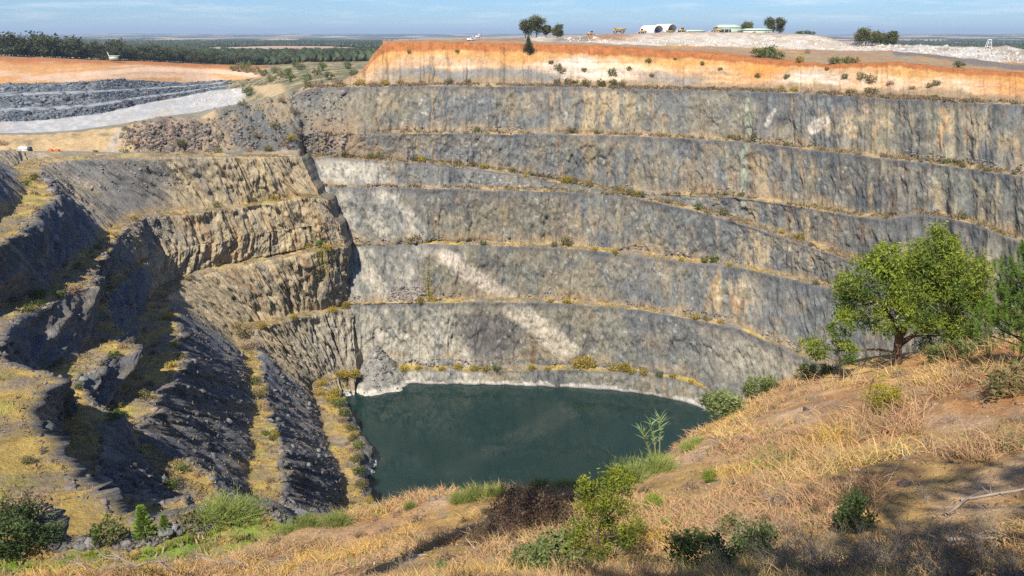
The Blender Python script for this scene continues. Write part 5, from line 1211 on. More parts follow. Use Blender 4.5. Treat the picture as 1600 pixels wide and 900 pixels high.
# the gum tree on the hillside
GUMG = [(0.065, 0.115, 0.025), (0.235, 0.285, 0.035)]
tb = hill_at(1402, 567)
if tb is None: tb = at_d(1402, 567, 49)
SC = (tb[1] * CP - tb[2] * SP) / FPX            # metres per pixel at the tree
def T(qx_, qy_, dy=0.0): return ((qx_ - 1402) * SC, dy, (565 - qy_ + (9 if qy_ < 510 else 0)) * SC)
GREENS = [(0.095, 0.145, 0.03), (0.30, 0.33, 0.035)]
lob = []
for qx_, qy_, r, dy, dens in [(1345, 425, 46, -.6, 1), (1318, 450, 32, .4, .8), (1360, 400, 30, .3, .9), (1435, 400, 48, .2, 1.1), (1458, 420, 56, -.8, 1.2), (1492, 440, 42, .8, 1), (1430, 372, 30, 0, .8), (1400, 455, 44, -1.2, .7), (1340, 490, 42, 1, .9), (1370, 480, 40, -1.4, .8), (1455, 480, 48, .8, 1), (1500, 490, 42, -.4, 1), (1515, 465, 26, .5, .7), (1470, 525, 38, .6, .9), (1445, 500, 30, -1.0, .5), (1300, 500, 24, -.5, .7), (1272, 537, 22, .3, .8), (1310, 535, 24, -.3, .6), (1452, 548, 20, -.6, .6), (1500, 520, 26, .2, .7), (1416, 440, 40, 1.6, .8), (1384, 420, 34, 1.4, .7)]:
    rm = r * SC * .92
    lob.append((T(qx_, qy_, dy), (rm, rm * 1.05, rm * .85), int(38 * dens * (r / 40) ** 1.6) + 6, 56))
gum = tree('gum_tree', tb - (0, 0, .2), [(*T(1402, 575), .30), (*T(1402, 555), .27), (*T(1399, 540), .25), (*T(1398, 525), .22), (*T(1400, 505), .17)],
     [([T(1399, 530), T(1385, 505, -.4), T(1360, 470, -.8), T(1345, 430, -.6)], .16, .04), ([T(1399, 520), T(1420, 480), T(1440, 430), T(1440, 385)], .17, .04), ([T(1399, 528), T(1440, 500, -.4), T(1485, 470, .4), T(1495, 445, .6)], .14, .03),
      ([T(1400, 545), T(1370, 535, -.4), T(1320, 540), T(1275, 540, .3)], .10, .03), ([T(1398, 550), T(1365, 562, -.6), T(1310, 556, -.4), T(1275, 548)], .07, .02), ([T(1400, 535), T(1430, 520, .5), T(1470, 520, .6)], .10, .03), ([T(1398, 515), T(1375, 480, .8), T(1340, 485, 1)], .10, .03), ([T(1402, 555), T(1430, 558, -.5), T(1470, 560, -.6)], .06, .02)],
     lob, .23, GUMG, 'broad green gum tree with a dark trunk on the edge of the near hillside', seed=31, aspect=.32, up=-.45, sig=.155)

# medium and distant trees
def make_tree(name, label, seed, h=10.0, w=4.5, nlobe=7, cols=GREENS, leaf=.9, group=None, nper=18, nc=10, lo=.30):
    rng = np.random.default_rng(seed); lobes, limbs = [], []
    for k in range(nlobe):
        a = rng.uniform(0, 6.28); rr_ = rng.uniform(.1, .62) * w
        cc = (math.cos(a) * rr_, math.sin(a) * rr_, h * rng.uniform(lo, .84))
        lobes.append((cc, (w * .42, w * .42, h * .16), nc, nper)); limbs.append(([(0, 0, h * .28), (cc[0] * .4, cc[1] * .4, h * .45), cc], h * .014, h * .004))
    return tree(name, (0, 0, 0), [(0, 0, -.5, h * .024), (0.1, 0, h * .2, h * .02), (0, .1, h * .45, h * .014), (.1, 0, h * .75, h * .006)], limbs, lobes, leaf, cols, label, group, seed=seed, aspect=.6, sig=.3)
FARG = [(0.06, 0.075, 0.04), (0.12, 0.13, 0.06)]
protos = [make_tree('eucalyptus_tree', 'x', 700 + i, 18, 7.5, 8, FARG, 1.5, nc=9, nper=12, lo=.2) for i in range(4)]
LB = 'dark grey green gum tree in the belt behind the orange cut slope'
used = [False] * 4
def belt(qx_, D, hpx, label, group, base_z=None, wide=1.0):
    k = random.randrange(4)
    b = at_d(qx_, interp([(-420, 85), (0, 87), (100, 91), (180, 94), (250, 96), (330, 100), (390, 101), (430, 102), (640, 96)], qx_), D) if base_z is None else base_z
    s_ = hpx * D / 1190 / 18
    copy_tree(protos[k], b, random.uniform(0, 6.28), (s_ * wide * random.uniform(.85, 1.25), s_), label, group)
for qx_ in np.arange(-60, 350, 3.6):
    q2 = qx_ + random.uniform(-2, 2)
    D = np.interp(q2, [-100, 0, 180, 330], [850, 870, 930, 1090]) + random.uniform(0, 50)
    hp = np.interp(q2, [-100, 0, 60, 120, 200, 260, 350], [27, 27, 30, 26, 23, 20, 17]) * random.uniform(.55, 1.25)
    belt(q2, D, hp, LB, 'gum trees in the belt behind the orange slope', wide=1.25)
for qx_ in np.arange(350, 470, 5.0):
    q2 = qx_ + random.uniform(-2, 2); belt(q2, np.interp(q2, [350, 470], [1110, 1160]) + random.uniform(-20, 30), random.uniform(11, 17), 'small dark tree at the far end of the belt past the orange slope', 'small trees past the orange slope', wide=1.3)
for a in protos:
    for ch in list(a.children): bpy.data.objects.remove(ch)
    bpy.data.objects.remove(a)

# far woods: crowns too many to count
IV, IF = rock_mesh('crown', np.random.default_rng(4), 1)
n = 70000
u = RNG.uniform(0, 1, n); qx_ = RNG.uniform(-300, 1900, n)
D = 1130 * (5200 / 1130) ** u
qx_ = np.where(RNG.uniform(size=n) < .62, RNG.uniform(-60, 650, n), qx_)
Xw, Yw = (qx_ - 800) / FPX * D * 0.96, D
ti = np.log(D / np.interp(qx_, [-900, 0, 330, 400, 520, 600, 640, 2500], [880, 940, 1130, 1150, 1130, 1100, 1050, 1050])) ; ti = ti / np.log(60000 / np.interp(qx_, [-900, 0, 330, 400, 520, 600, 640, 2500], [880, 940, 1130, 1150, 1130, 1100, 1050, 1050])) * 199
fi = np.interp(qx_, fx_, np.arange(460))
ok = (ti > 0) & ((qx_ < 660) | (qx_ > 1330))
a0 = np.clip(np.round(ti), 0, 199).astype(int); b0 = np.clip(np.round(fi), 0, 459).astype(int)
ok &= fmask[a0, b0] > RNG.uniform(.25, .8, n)
t0 = np.clip(np.floor(ti), 0, 198).astype(int); tf = np.clip(ti - t0, 0, 1)
zw = PN[t0, b0, 2] * (1 - tf) + PN[t0 + 1, b0, 2] * tf
Pw = np.column_stack([Xw, Yw, zw])[ok]; n = len(Pw)
s_ = RNG.uniform(3.0, 7.0, n)
vs = np.column_stack([s_ * RNG.uniform(.8, 1.2, n), s_ * RNG.uniform(.8, 1.2, n), s_ * RNG.uniform(.9, 1.35, n)])
V = IV[None] * vs[:, None] * RNG.uniform(.5, 1.5, (n, len(IV), 1)) + (Pw + np.column_stack([0 * s_, 0 * s_, s_ * .9]))[:, None]
F = (IF[None] + (np.arange(n) * len(IV))[:, None, None]).reshape(-1, 3)
col = np.repeat(varc((0.062, 0.080, 0.038), n, .35, .12), len(IV), 0) * RNG.uniform(.75, 1.25, (n * len(IV), 1))
o = link('forest', mesh_np('forest', V.reshape(-1, 3), F, M_LEAF, col)); tag(o, 'dark gum forest spreading over the plain to the horizon', 'forest', kind='stuff')
# ------------------------------------------------------------------ trees, sheds and machines on the plateau
def plat_at(qx_, qy_, segs=None): return on_grid(PLAT, qx_, qy_, segs)
MPX = lambda D: D / 1197.0
PG = [(0.085, 0.10, 0.05), (0.18, 0.18, 0.08)]
for qx_, qy_, D, hp, wp, lb, grp in [(821, 59, 548, 27, 22, 'left of the three big gums standing together behind the conifer', None), (838, 59, 552, 31, 27, 'tallest of the three big gums standing together behind the conifer', None), (853, 60, 556, 22, 17, 'smallest of the three gums standing together, to the right of the tallest', None), (870, 60, 550, 21, 16, 'single dense gum just right of the group of three on the plateau', None),
                                (1168, 53, 640, 17, 18, 'small flat-topped tree between the two green sheds', None), (1204, 53, 640, 24, 20, 'rounded gum at the right end of the long green shed', None), (1217, 53, 648, 22, 18, 'second rounded gum crowding the right end of the long green shed', None),
                                (1346, 72, 500, 29, 27, 'tallest gum in the clump by the white waste ridge', None), (1362, 73, 505, 22, 20, 'middle gum in the clump by the white waste ridge', None), (1376, 73, 508, 20, 18, 'low gum in the clump by the white waste ridge, next to the end one', None), (1390, 73, 505, 21, 20, 'gum at the far right end of the clump by the white waste ridge', None)]:
    m_ = MPX(D); p = at_d(qx_, qy_, D); h = hp * m_
    e = make_tree('gum_tree', lb, int(qx_ * 7), h, wp * m_ * .55, 10, PG, .8, None, 26, 14); e.location = p; tag(e, lb, 'tree')
# dense dark conifer growing out of the orange face
p = on_grid(FAR, 826, 82, (2,)); m_ = MPX(p[1]); h = 25 * m_
lob = [((0, 0, h * (.12 + .8 * k / 9)), (9.5 * m_ * (1 - k / 10.5),) * 2 + (h * .09,), 22 - 2 * k, 22) for k in range(10)]
tree('conifer', p - (0, 0, .4), [(0, 0, -.3, .25), (0, 0, h * .5, .18), (0, 0, h * .95, .05)], [], lob, .55, [(0.025, 0.045, 0.025), (0.05, 0.075, 0.035)], 'dark dense conifer growing at the top of the orange soil face', sig=.26, seed=77)
for k, (qx_, hp) in enumerate([(1247, 5), (1254, 6), (1262, 6), (1269, 5)]):
    p = at_d(qx_, 54.5, 600); put_shrub('green', p, hp * .5, 'low dark bush on the top of the white waste dump', 'low bushes on top of the white waste dump', .8)
p = at_d(1143 + 12, 52, 585); put_shrub('olive', p, 1.6, 'olive bush at the corner of the first green shed', 'bushes by the sheds'); p = at_d(1178, 53, 585); put_shrub('olive', p, 1.5, 'olive bush before the long green shed', 'bushes by the sheds')

M_WHITE = mat_plain('white_fabric', (0.78, 0.77, 0.74), .7, .06); M_BLUEC = mat_plain('blue_steel', (0.10, 0.20, 0.38), .5, .2); M_GSTEEL = mat_plain('pale_green_steel', (0.46, 0.55, 0.44), .5, .1); M_DARK = mat_plain('dark_shade_and_trim', (0.03, 0.033, 0.035), .8, .2)  # M_DARK: painted shade of the shed entrances, also dark machine trim
M_YEL = mat_plain('yellow_paint', (0.46, 0.28, 0.09), .5, .2); M_ORG = mat_plain('orange_paint', (0.66, 0.14, 0.03), .45, .15); M_TYRE = mat_plain('tyre', (0.025, 0.025, 0.025), .9, .2); M_GREY = mat_plain('grey_steel', (0.42, 0.43, 0.43), .55, .15); M_NAVY = mat_plain('navy_cab', (0.04, 0.055, 0.10), .4, .1); M_WSTEEL = mat_plain('white_steel', (0.72, 0.72, 0.69), .5, .1)
M_GLASS = mat_plain('window_glass', (0.03, 0.04, 0.05), .1, .05)
Wc = (0.8, 0.8, 0.8)
def part(name, mat, parent, fn, smooth=False):
    g = Geo(); fn(g); return link(name, g.mesh(name, mat, smooth), parent)

def shelter(qx_, D, r, rise, length, label, rz):
    b = at_z(qx_, 60, -0.9); a_, b_, c_ = ray(qx_, 50)
    e = empty('arched_shelter', (float(a_ / b_ * D), D, -1.0), rz); tag(e, label, 'shelter')
    def shell(g):
        th = np.linspace(0, math.pi, 25)
        for R_, sgn in ((r, 1), (r - .18, -1)):
            V = np.array([[R_ * math.cos(t), y, 2.5 + R_ * rise * math.sin(t)] for y in np.linspace(0, length, 7) for t in th])
            f = grid_faces(7, 25); g.add(V, f if sgn > 0 else f[:, ::-1], Wc)
        ring = np.array([[R_ * math.cos(t), 0, 2.5 + R_ * rise * math.sin(t)] for R_ in (r, r - .18) for t in th]); g.add(ring, grid_faces(2, 25), Wc)
    part('canopy', M_WHITE, e, shell, True)
    part('back_wall', M_GREY, e, lambda g: g.add(np.array([[(r - .2) * math.cos(t), length - .1, 2.5 + (r - .2) * rise * math.sin(t)] for t in np.linspace(0, math.pi, 25)] + [[0, length - .1, 2.5]]), np.array([[i, i + 1, 25] for i in range(24)]), Wc))
    for sx in (-1, 1): part('container', M_BLUEC if sx > 0 else M_GREY, e, lambda g: g.box((sx * r * .97, length / 2, 1.25), (2.4, length - .4, 2.5), Wc))
    for y in np.linspace(.8, length - 1, 4):
        part('rib', M_GREY, e, lambda g: g.tube([((r - .3) * math.cos(t), y, 2.5 + (r - .3) * rise * math.sin(t)) for t in np.linspace(0, math.pi, 13)], .09, Wc, 4))
shelter(1029.5, 585, 4.3, .98, 16, 'smaller white arched fabric shelter, left of the pair on the plateau', .5)
shelter(1051, 592, 4.6, 1.12, 16, 'larger white arched fabric shelter, right of the pair on the plateau', .5)

def shed(qx_, D, w, d, h, roof, label, rz=0.0, opening=None, z=-1.0):
    a_, b_, c_ = ray(qx_, 50)
    e = empty('shed', (float(a_ / b_ * D), D, z), rz); tag(e, label, 'shed')
    part('wall', M_GSTEEL, e, lambda g: g.box((0, d / 2, h / 2), (w, d, h), Wc))
    def rf(g):
        V = np.array([(-w / 2 - .5, -.5, h), (w / 2 + .5, -.5, h), (w / 2 + .5, d + .5, h), (-w / 2 - .5, d + .5, h), (-w * .32, d / 2, h + roof), (w * .32, d / 2, h + roof)])
        V = np.vstack([V, V[:4] + (0, 0, .25)]); V[4:6, 2] += .25
        g.add(V, np.array([(6, 7, 5, 4), (8, 9, 4, 5), (0, 1, 7, 6), (1, 2, 8, 7), (2, 3, 9, 8), (3, 0, 6, 9), (3, 2, 1, 0)]), Wc)
        g.add(V, np.array([(7, 8, 5), (9, 6, 4)]), Wc)
    part('roof', M_GSTEEL, e, rf)
    if opening:
        x0, x1, hh = opening
        part('doorway_shade', M_DARK, e, lambda g: g.box(((x0 + x1) / 2, -.02, hh / 2), (x1 - x0, .12, hh), Wc))  # thin dark panel on the solid wall, painting the shade inside the entrance
        for k in range(3): part('post', M_GSTEEL, e, lambda g: g.box((x0 + (x1 - x0) * (k + .5) / 3, -.12, hh / 2), (.3, .1, hh), Wc))
    return e
shed(1138, 590, 16.5, 14, 5.2, 1.9, 'pale green shed on the plateau, a wide entrance painted as dark shade', -.08, (-7.2, 1.8, 4.2))
shed(1184, 610, 21, 10, 3.6, 1.0, 'long low pale green shed between the flat-topped tree and the rounded gums', 0, (5, 9, 2.6))
shed(1086, 660, 16, 9, 2.9, .9, 'low green roofed shed showing over the dump between the shelters and the big shed', 0)

def wheels(e, xs, y, r, w):
    for x in xs:
        for s in (-1, 1):
            t = part('wheel', M_TYRE, e, lambda g: g.cyl((x, s * y, r), (0, 1, 0), r, w, Wc))
            part('rim', M_GREY, t, lambda g: g.cyl((x, s * (y + .02), r), (0, 1, 0), r * .5, w + .04, Wc))
def haul_truck(pos, rz, label, s=1.0):
    e = empty('haul_truck', pos, rz, s); tag(e, label, 'truck')
    part('chassis', M_YEL, e, lambda g: (g.box((0, 0, 1.7), (9.0, 2.4, .9), Wc), g.box((3.9, 0, 2.3), (1.6, 3.4, 1.6), Wc)))
    part('dump_body', M_YEL, e, lambda g: (g.box((-1.2, 0, 3.4), (7.4, 4.2, 1.6), Wc, 0, 1.15, (-.6, 0)), g.box((3.2, 0, 4.45), (3.4, 4.0, .25), Wc)))
    c_ = part('cab', M_YEL, e, lambda g: g.box((3.3, .9, 3.6), (1.5, 1.5, 1.5), Wc)); part('windscreen', M_GLASS, c_, lambda g: g.box((4.08, .9, 3.75), (.06, 1.3, .8), Wc))
    wheels(e, (2.9, -2.6), 1.7, 1.2, .9)
def loader(pos, rz, label, s=1.0):
    e = empty('wheel_loader', pos, rz, s); tag(e, label, 'loader')
    part('body', M_YEL, e, lambda g: (g.box((-1.4, 0, 1.7), (3.0, 2.0, 1.3), Wc, 0, .9), g.box((1.0, 0, 1.3), (2.2, 1.6, .8), Wc)))
    c_ = part('cab', M_YEL, e, lambda g: (g.box((.1, 0, 3.35), (1.5, 1.5, .15), Wc), g.box((.1, 0, 2.2), (1.4, 1.4, .5), Wc))); part('window', M_GLASS, c_, lambda g: g.box((.1, 0, 2.85), (1.3, 1.35, .85), Wc))
    for s_ in (-1, 1): part('lift_arm', M_YEL, e, lambda g: g.tube([(.8, s_ * .6, 1.9), (2.2, s_ * .6, 1.5), (3.0, s_ * .6, .7)], .16, Wc, 5))
    part('bucket', M_GREY, e, lambda g: g.box((3.4, 0, .7), (1.0, 2.7, 1.0), Wc, 0, 1.25, (.3, 0)))
    wheels(e, (1.4, -1.5), 1.05, .8, .6)
haul_truck(at_d(967, 52.8, 560), 3.0, 'yellow haul truck parked on the plateau left of the white shelters', .85)
haul_truck(at_d(1046, 52.0, 566) - (0, 0, .6), 2.4, 'yellow haul truck in front of the larger white shelter', .55)
loader(at_d(1003, 53.2, 556), 3.3, 'yellow wheel loader on the ground left of the white shelters')
loader(at_d(1066, 51.4, 562), .4, 'yellow wheel loader just right of the larger white shelter', 1.0)
loader(at_d(1119, 51.6, 572), 2.8, 'yellow wheel loader at the left end of the big green shed', 1.2)
loader(at_d(924, 56.5, 565), .2, 'yellow wheel loader working the brown stockpile')
# small plant near the rim on the left
p = plat_at(746, 62.5); e = empty('crusher', p, .3, .7); tag(e, 'small white crushing plant near the rim on the left of the plateau', 'machine')
part('frame', M_GREY, e, lambda g: [g.box((x, y, 1), (.25, .25, 2.2), Wc) for x in (-2, 2) for y in (-1, 1)])
part('hopper', M_WSTEEL, e, lambda g: g.box((0, 0, 2.8), (3.2, 2.2, 1.6), Wc, 0, 1.3)); part('conveyor', M_WSTEEL, e, lambda g: g.tube([(-2, 0, .5), (-5, 0, 3.6)], .3, Wc, 4)); part('stack', M_WSTEEL, e, lambda g: g.cyl((1.4, 0, 4.2), (0, 0, 1), .3, 2.2, Wc))
p = plat_at(756, 62.5); e = empty('mast', p); tag(e, 'thin pale mast beside the white crushing plant', 'mast'); part('pole', M_GREY, e, lambda g: g.tube([(0, 0, -.3), (0, 0, 4.5)], [.12, .08], Wc, 6)); part('head', M_GREY, e, lambda g: g.box((0, 0, 4.4), (.9, .2, .25), Wc))
def pickup(pos, rz, label, mat):
    e = empty('pickup_truck', pos, rz); tag(e, label, 'truck')
    part('body', mat, e, lambda g: (g.box((0, 0, .75), (5.0, 1.8, .6), Wc), g.box((-1.5, .82, 1.2), (2.0, .1, .35), Wc), g.box((-1.5, -.82, 1.2), (2.0, .1, .35), Wc)))
    part('cab', mat, e, lambda g: g.box((.4, 0, 1.4), (1.8, 1.6, .75), Wc, 0, .82)); part('window', M_GLASS, e, lambda g: g.box((.4, 0, 1.42), (1.5, 1.66, .45), Wc, 0, .9))
    wheels(e, (1.6, -1.5), .8, .38, .26)
pickup(plat_at(727, 64), 0.2, 'dark pickup truck at the rim left of the crushing plant', M_GREY); pickup(plat_at(736, 63.5), .5, 'white pickup truck between the dark pickup and the crushing plant', M_WSTEEL)
# white trestle tower
p = plat_at(1544, 76, (1, 2)); h = 14 * MPX(p[1])
e = empty('trestle_tower', p - (0, 0, .3)); tag(e, 'white four-legged trestle tower on the stony ridge at the right', 'tower')
def ft_(k, s): return (k * h * (.28 - .14 * s), h * s)
for sx in (-1, 1):
    for sy in (-1, 1): part('leg', M_WSTEEL, e, lambda g: g.tube([(sx * h * .28, sy * h * .2, 0), (sx * h * .12, sy * h * .1, h)], .16, Wc, 4))
for q in (.35, .7, 1.0):
    w_ = h * (.28 - .16 * q)
    part('crossbar', M_WSTEEL, e, lambda g: [g.tube([(-w_, s * h * .15, h * q), (w_, s * h * .15, h * q)], .12, Wc, 4) for s in (-1, 1)])
part('platform', M_WSTEEL, e, lambda g: g.box((0, 0, h * 1.02), (h * .34, h * .3, .3), Wc))

# ------------------------------------------------------------------ machines on the works pad and by the tree belt
def compressor(pos, rz, label):
    e = empty('compressor', pos, rz); tag(e, label, 'machine')
    part('body', M_ORG, e, lambda g: (g.box((0, 0, .95), (2.0, 1.3, .7), Wc), g.box((-.1, 0, 1.5), (1.7, 1.2, .45), Wc, 0, .8), g.box((.9, 0, .62), (.5, 1.0, .35), Wc)))
    part('exhaust', M_DARK, e, lambda g: g.cyl((-.4, .3, 1.9), (0, 0, 1), .07, .5, Wc, 8)); part('vent_panel', M_DARK, e, lambda g: g.box((1.01, 0, 1.0), (.04, 1.0, .4), Wc))
    part('drawbar', M_GREY, e, lambda g: g.tube([(-1, 0, .5), (-2.0, 0, .35)], .07, Wc, 5)); wheels(e, (.1,), .72, .36, .24)
pd = on_grid(UPG, 80, 239); compressor(pd - (0, 0, .05), 2.9, 'orange machine on the works pad, the one nearer the white tanker')
pd = on_grid(UPG, 90, 239); compressor(pd - (0, 0, .05), 2.7, 'orange machine on the works pad, the one farther from the white tanker')
pd = on_grid(UPG, 41, 237); e = empty('tanker_truck', pd - (0, 0, .05), -.1); tag(e, 'white tanker with a dark cab parked under the earth bank', 'truck')
part('tank', M_WSTEEL, e, lambda g: (g.cyl((-.6, 0, 1.5), (1, 0, 0), .85, 3.8, Wc, 18), g.box((-.6, 0, .75), (4.0, 1.5, .3), Wc))); c_ = part('cab', M_NAVY, e, lambda g: g.box((2.0, 0, 1.35), (1.1, 1.8, 1.7), Wc, 0, .92)); part('windscreen', M_GLASS, c_, lambda g: g.box((2.55, 0, 1.7), (.06, 1.5, .6), Wc)); wheels(e, (1.9, -1.6), .85, .45, .3)
b = at_d(178, 93.5, 905); e = empty('shed', b - (0, 0, .3), .25); tag(e, 'small pale green shed in front of the tree belt above the orange slope', 'shed')
part('wall', M_GSTEEL, e, lambda g: g.box((0, 0, 2.2), (8.5, 5, 4.4), Wc)); part('roof', M_WSTEEL, e, lambda g: g.box((1.0, 0, 4.6), (11.0, 6, .35), Wc)); part('chute', M_WSTEEL, e, lambda g: g.tube([(-3.4, -2.2, 3.2), (-5.2, -2.6, 8.8)], .45, Wc, 4))
g = Geo(); b = at_d(170, 92, 985)
g.tube(curve_pts((0, 0, 0), (-6, 0, 26), 7, .05), np.linspace(.45, .1, 7), GREYT, 5)
for k in range(7): a_ = np.array((-6 * (.5 + .07 * k), 0, 26 * (.5 + .07 * k))); g.tube(curve_pts(a_, a_ + RNG.normal(size=3) * 2.5 + (0, 0, 2), 4, .2), [.2, .15, .1, .04], GREYT, 4)
o = link('dead_tree', g.mesh('dead_tree', M_TWIG), None, b); tag(o, 'bare leaning dead tree rising above the tree belt', 'tree')

# ------------------------------------------------------------------ the near hillside: grass
def pixel_hill(n, px0=-150, px1=1760, D0=6.5, D1=53):
    q = RNG.uniform(px0, px1, n); D = D0 * (D1 / D0) ** RNG.uniform(0, 1, n)
    x = (q - 800) / FPX * D * 1.12; z = hill_z(x, D)
    gx = (hill_z(x + .4, D) - z) / .4; gy = (hill_z(x, D + .4) - z) / .4
    ok = np.hypot(gx, gy) < 1.5
    return np.column_stack([x, D, z])[ok]
hpal = lambda P: np.interp(0, [0], [0]) + PALEG[np.clip(((P[:, 1] + 3) / .24).astype(int), 0, len(hy) - 1), np.clip(((P[:, 0] + 46) / .24).astype(int), 0, len(hx) - 1)]
PALEG = np.clip(pale_, 0, 1)
g = Geo()
P = pixel_hill(48000)
dens = fbm(P[:, 0] / 2.6, P[:, 1] / 2.6, 0, 4, 701)
P = P[(dens > -.08 + .3 * (P[:, 0] > 3) * sstep(-.3, .3, fbm(P[:, 0] / 6, P[:, 1] / 6, 5, 3, 705)) * .6 + .45 * hpal(P)) & (RNG.uniform(size=len(P)) > .75 * hpal(P))]; n = len(P)
qx_, qy_ = project(P)
z1 = fbm(P[:, 0] / 5, P[:, 1] / 5, 0, 3, 702)
straw = np.array((0.60, 0.415, 0.17)); weed = np.array((0.45, 0.285, 0.155)); grn = np.array((0.22, 0.26, 0.065)); gold = np.array((0.56, 0.37, 0.10))
wW = sstep(-.2, .3, z1) * (qx_ > 1050) + (qx_ <= 1050) * .25
col = weed * (1 - wW[:, None]) + straw * wW[:, None]
gold_m = sstep(.1, .5, fbm(P[:, 0] / 3, P[:, 1] / 3, 3, 3, 703))[:, None]; col = col * (1 - gold_m) + gold * gold_m
gm = (RNG.uniform(size=n) < .05 + .35 * sstep(.2, .5, fbm(P[:, 0] / 3, P[:, 1] / 3, 8, 3, 704)) * (qx_ > 1150))
col[gm] = grn
longg = (sstep(1180, 1300, qx_) * (1 - sstep(1620, 1700, qx_)) * (qy_ < 800))
hgt = (.16 + .22 * RNG.uniform(size=n)) * (1 + .8 * longg) * (.75 + .5 * sstep(-.3, .4, dens[:1].repeat(n)))
hgt *= np.clip(P[:, 1] / 18, .55, 1.3)
for q in range(6):
    D = RNG.normal(size=(n, 3)) * (.75, .75, .25) + (-.05, .1, .85); o_ = P + RNG.normal(size=(n, 3)) * (.1, .1, 0); o_[:, 2] = hill_z(o_[:, 0], o_[:, 1]) - .01
    L_ = hgt * RNG.uniform(.5, 1.4, n); g.blades(o_, D, L_, .007 + .0007 * P[:, 1], varc(col, n, .28, .1), .8)
o = link('grass', g.mesh('grass', M_DRY)); tag(o, 'dry straw coloured grass and weeds covering the near hillside', 'grass', kind='stuff')
# fallen leaves, sticks and crumbs of soil between the tufts
g = Geo(); P = pixel_hill(26000); n = len(P)
g.leaves(P + (0, 0, .02), .05 + .002 * P[:, 1], varc((0.36, 0.25, 0.16), n, .5, .15), .5, .15)
o = link('leaf_litter', g.mesh('leaf_litter', M_DRY)); tag(o, 'dead leaves and scraps lying between the tufts of the near hillside', 'litter', kind='stuff')
P = pixel_hill(1500); n = len(P)
rock_field('gravel', P + (0, 0, -.01), RNG.gamma(2, .02, n) * np.clip(P[:, 1] / 14, .6, 2) + .012, varc((0.40, 0.29, 0.21), n, .3, .08), 'small stones lying on the near hillside')

# ------------------------------------------------------------------ the near hillside: shrubs one by one
def hs(qx_, qy_, rpx, kind, label, group=None, squash=1.0, D=None):
    p = hill_at(qx_, qy_) if D is None else at_d(qx_, qy_, D)
    if p is None:
        yy = qy_
        while p is None and yy < 900: yy += 4; p = hill_at(qx_, yy)
    dist = p[1] * CP - p[2] * SP
    return put_shrub(kind, p, rpx * dist / FPX, label, group, squash)
# extra kinds used only here
def special(name, fn, mat=M_LEAF, seed=1):
    g = Geo(); fn(g, np.random.default_rng(seed)); return [g.mesh(name, mat)]
def round_bush(g, rng, cols=((0.16, 0.21, 0.02), (0.36, 0.37, 0.03)), n=90, leaf=.13):
    for t in rdir(14, rng): g.tube(curve_pts((0, 0, 0), np.abs(t) * (0, 0, 1.4) + t * (.7, .7, 0), 4, .2, rng), [.03, .02, .012, .005], BARKC, 3)
    clumps(g, (0, 0, .95), (.9, .9, .95), n, 26, leaf, cols, .35, .45, .35, .13, rng)
KIT['lime'] = special('round_shrub', lambda g, r: round_bush(g, r, ((0.22, 0.23, 0.02), (0.46, 0.41, 0.03))), seed=3)
KIT['bright'] = special('round_shrub', lambda g, r: round_bush(g, r, ((0.10, 0.19, 0.015), (0.25, 0.36, 0.03))), seed=4)
KIT['dark'] = special('dark_shrub', lambda g, r: round_bush(g, r, ((0.03, 0.055, 0.022), (0.10, 0.145, 0.045)), 60, .2), seed=5)
KIT['gum'] = special('gum_shrub', lambda g, r: round_bush(g, r, ((0.10, 0.14, 0.05), (0.22, 0.26, 0.09)), 60, .24), seed=6)
def bramble(g, rng):
    for k in range(260):
        d = rdir(1, rng)[0]; d[2] = abs(d[2]); a_ = d * (.2, .2, 0); b_ = d * rng.uniform(.7, 1.0) * (1, 1, .75)
        g.tube(curve_pts(a_, b_, 5, .5, rng), np.linspace(.009, .003, 5), varc((0.20, 0.12, 0.09), 1, .3, .1, rng)[0], 3)
    n = 5200; d = rdir(n, rng); d[:, 2] = np.abs(d[:, 2])
    g.leaves(d * rng.uniform(.5, 1.0, (n, 1)) ** .6 * (1, 1, .78) + rng.normal(size=(n, 3)) * .05, .055, varc((0.11, 0.075, 0.05), n, .45, .15, rng), .5, 0, rng)
KIT['bramble'] = special('bramble', bramble, M_DRY, 8)
hs(1381, 646, 33, 'lime', 'round yellow green bush beside the dark stake on the hillside', None, .95)
hs(1020, 797, 18, 'bright', 'bright green round bush low on the slope above the sapling', None, .85)
hs(1108, 754, 14, 'bright', 'small bright green round bush on the open slope facing the lake', None, .9)
hs(1040, 824, 8, 'bright', 'tiny bright green bush among grey sticks below the round bush', None, .9)
hs(830, 825, 76, 'bramble', 'big dark mound of dead bramble on the near shelf', None, 1.2)
hs(770, 850, 50, 'bramble', 'lower shoulder of dead bramble left of the big mound', None, .7)
hs(890, 800, 40, 'bramble', 'brown bramble at the right foot of the big mound', None, .8)
for qx_, qy_, r, lb in [(742, 782, 26, 'feathery green broom left of centre on the lake edge of the shelf'), (716, 786, 18, 'small feathery green broom, leftmost on the lake edge of the shelf'), (775, 778, 22, 'feathery broom beside the taller one on the lake edge of the shelf'), (842, 760, 22, 'pale green broom behind the dark bramble mound'), (878, 758, 20, 'pale green broom just left of the sapling behind the bramble'), (902, 760, 18, 'small broom touching the sapling behind the bramble'),
                    (528, 820, 27, 'bright feathery broom on the shelf edge above the left benches'), (482, 822, 24, 'olive broom next to the bright feathery one on the shelf edge'), (452, 828, 18, 'small olive broom at the left end of the shelf edge'), (640, 795, 12, 'small broom at the lip of the shelf by the lake corner'), (985, 752, 42, 'large bushy broom between the sapling and the lake'), (1030, 738, 32, 'spreading broom right of the large bushy one by the lake'), (950, 745, 26, 'pale broom behind the top of the sapling'), (1075, 705, 16, 'broom at the edge of the open slope by the lake'), (1090, 694, 14, 'small broom farther up the edge of the open slope')]:
    hs(qx_, qy_, r, 'broom', lb, None, 1.05)
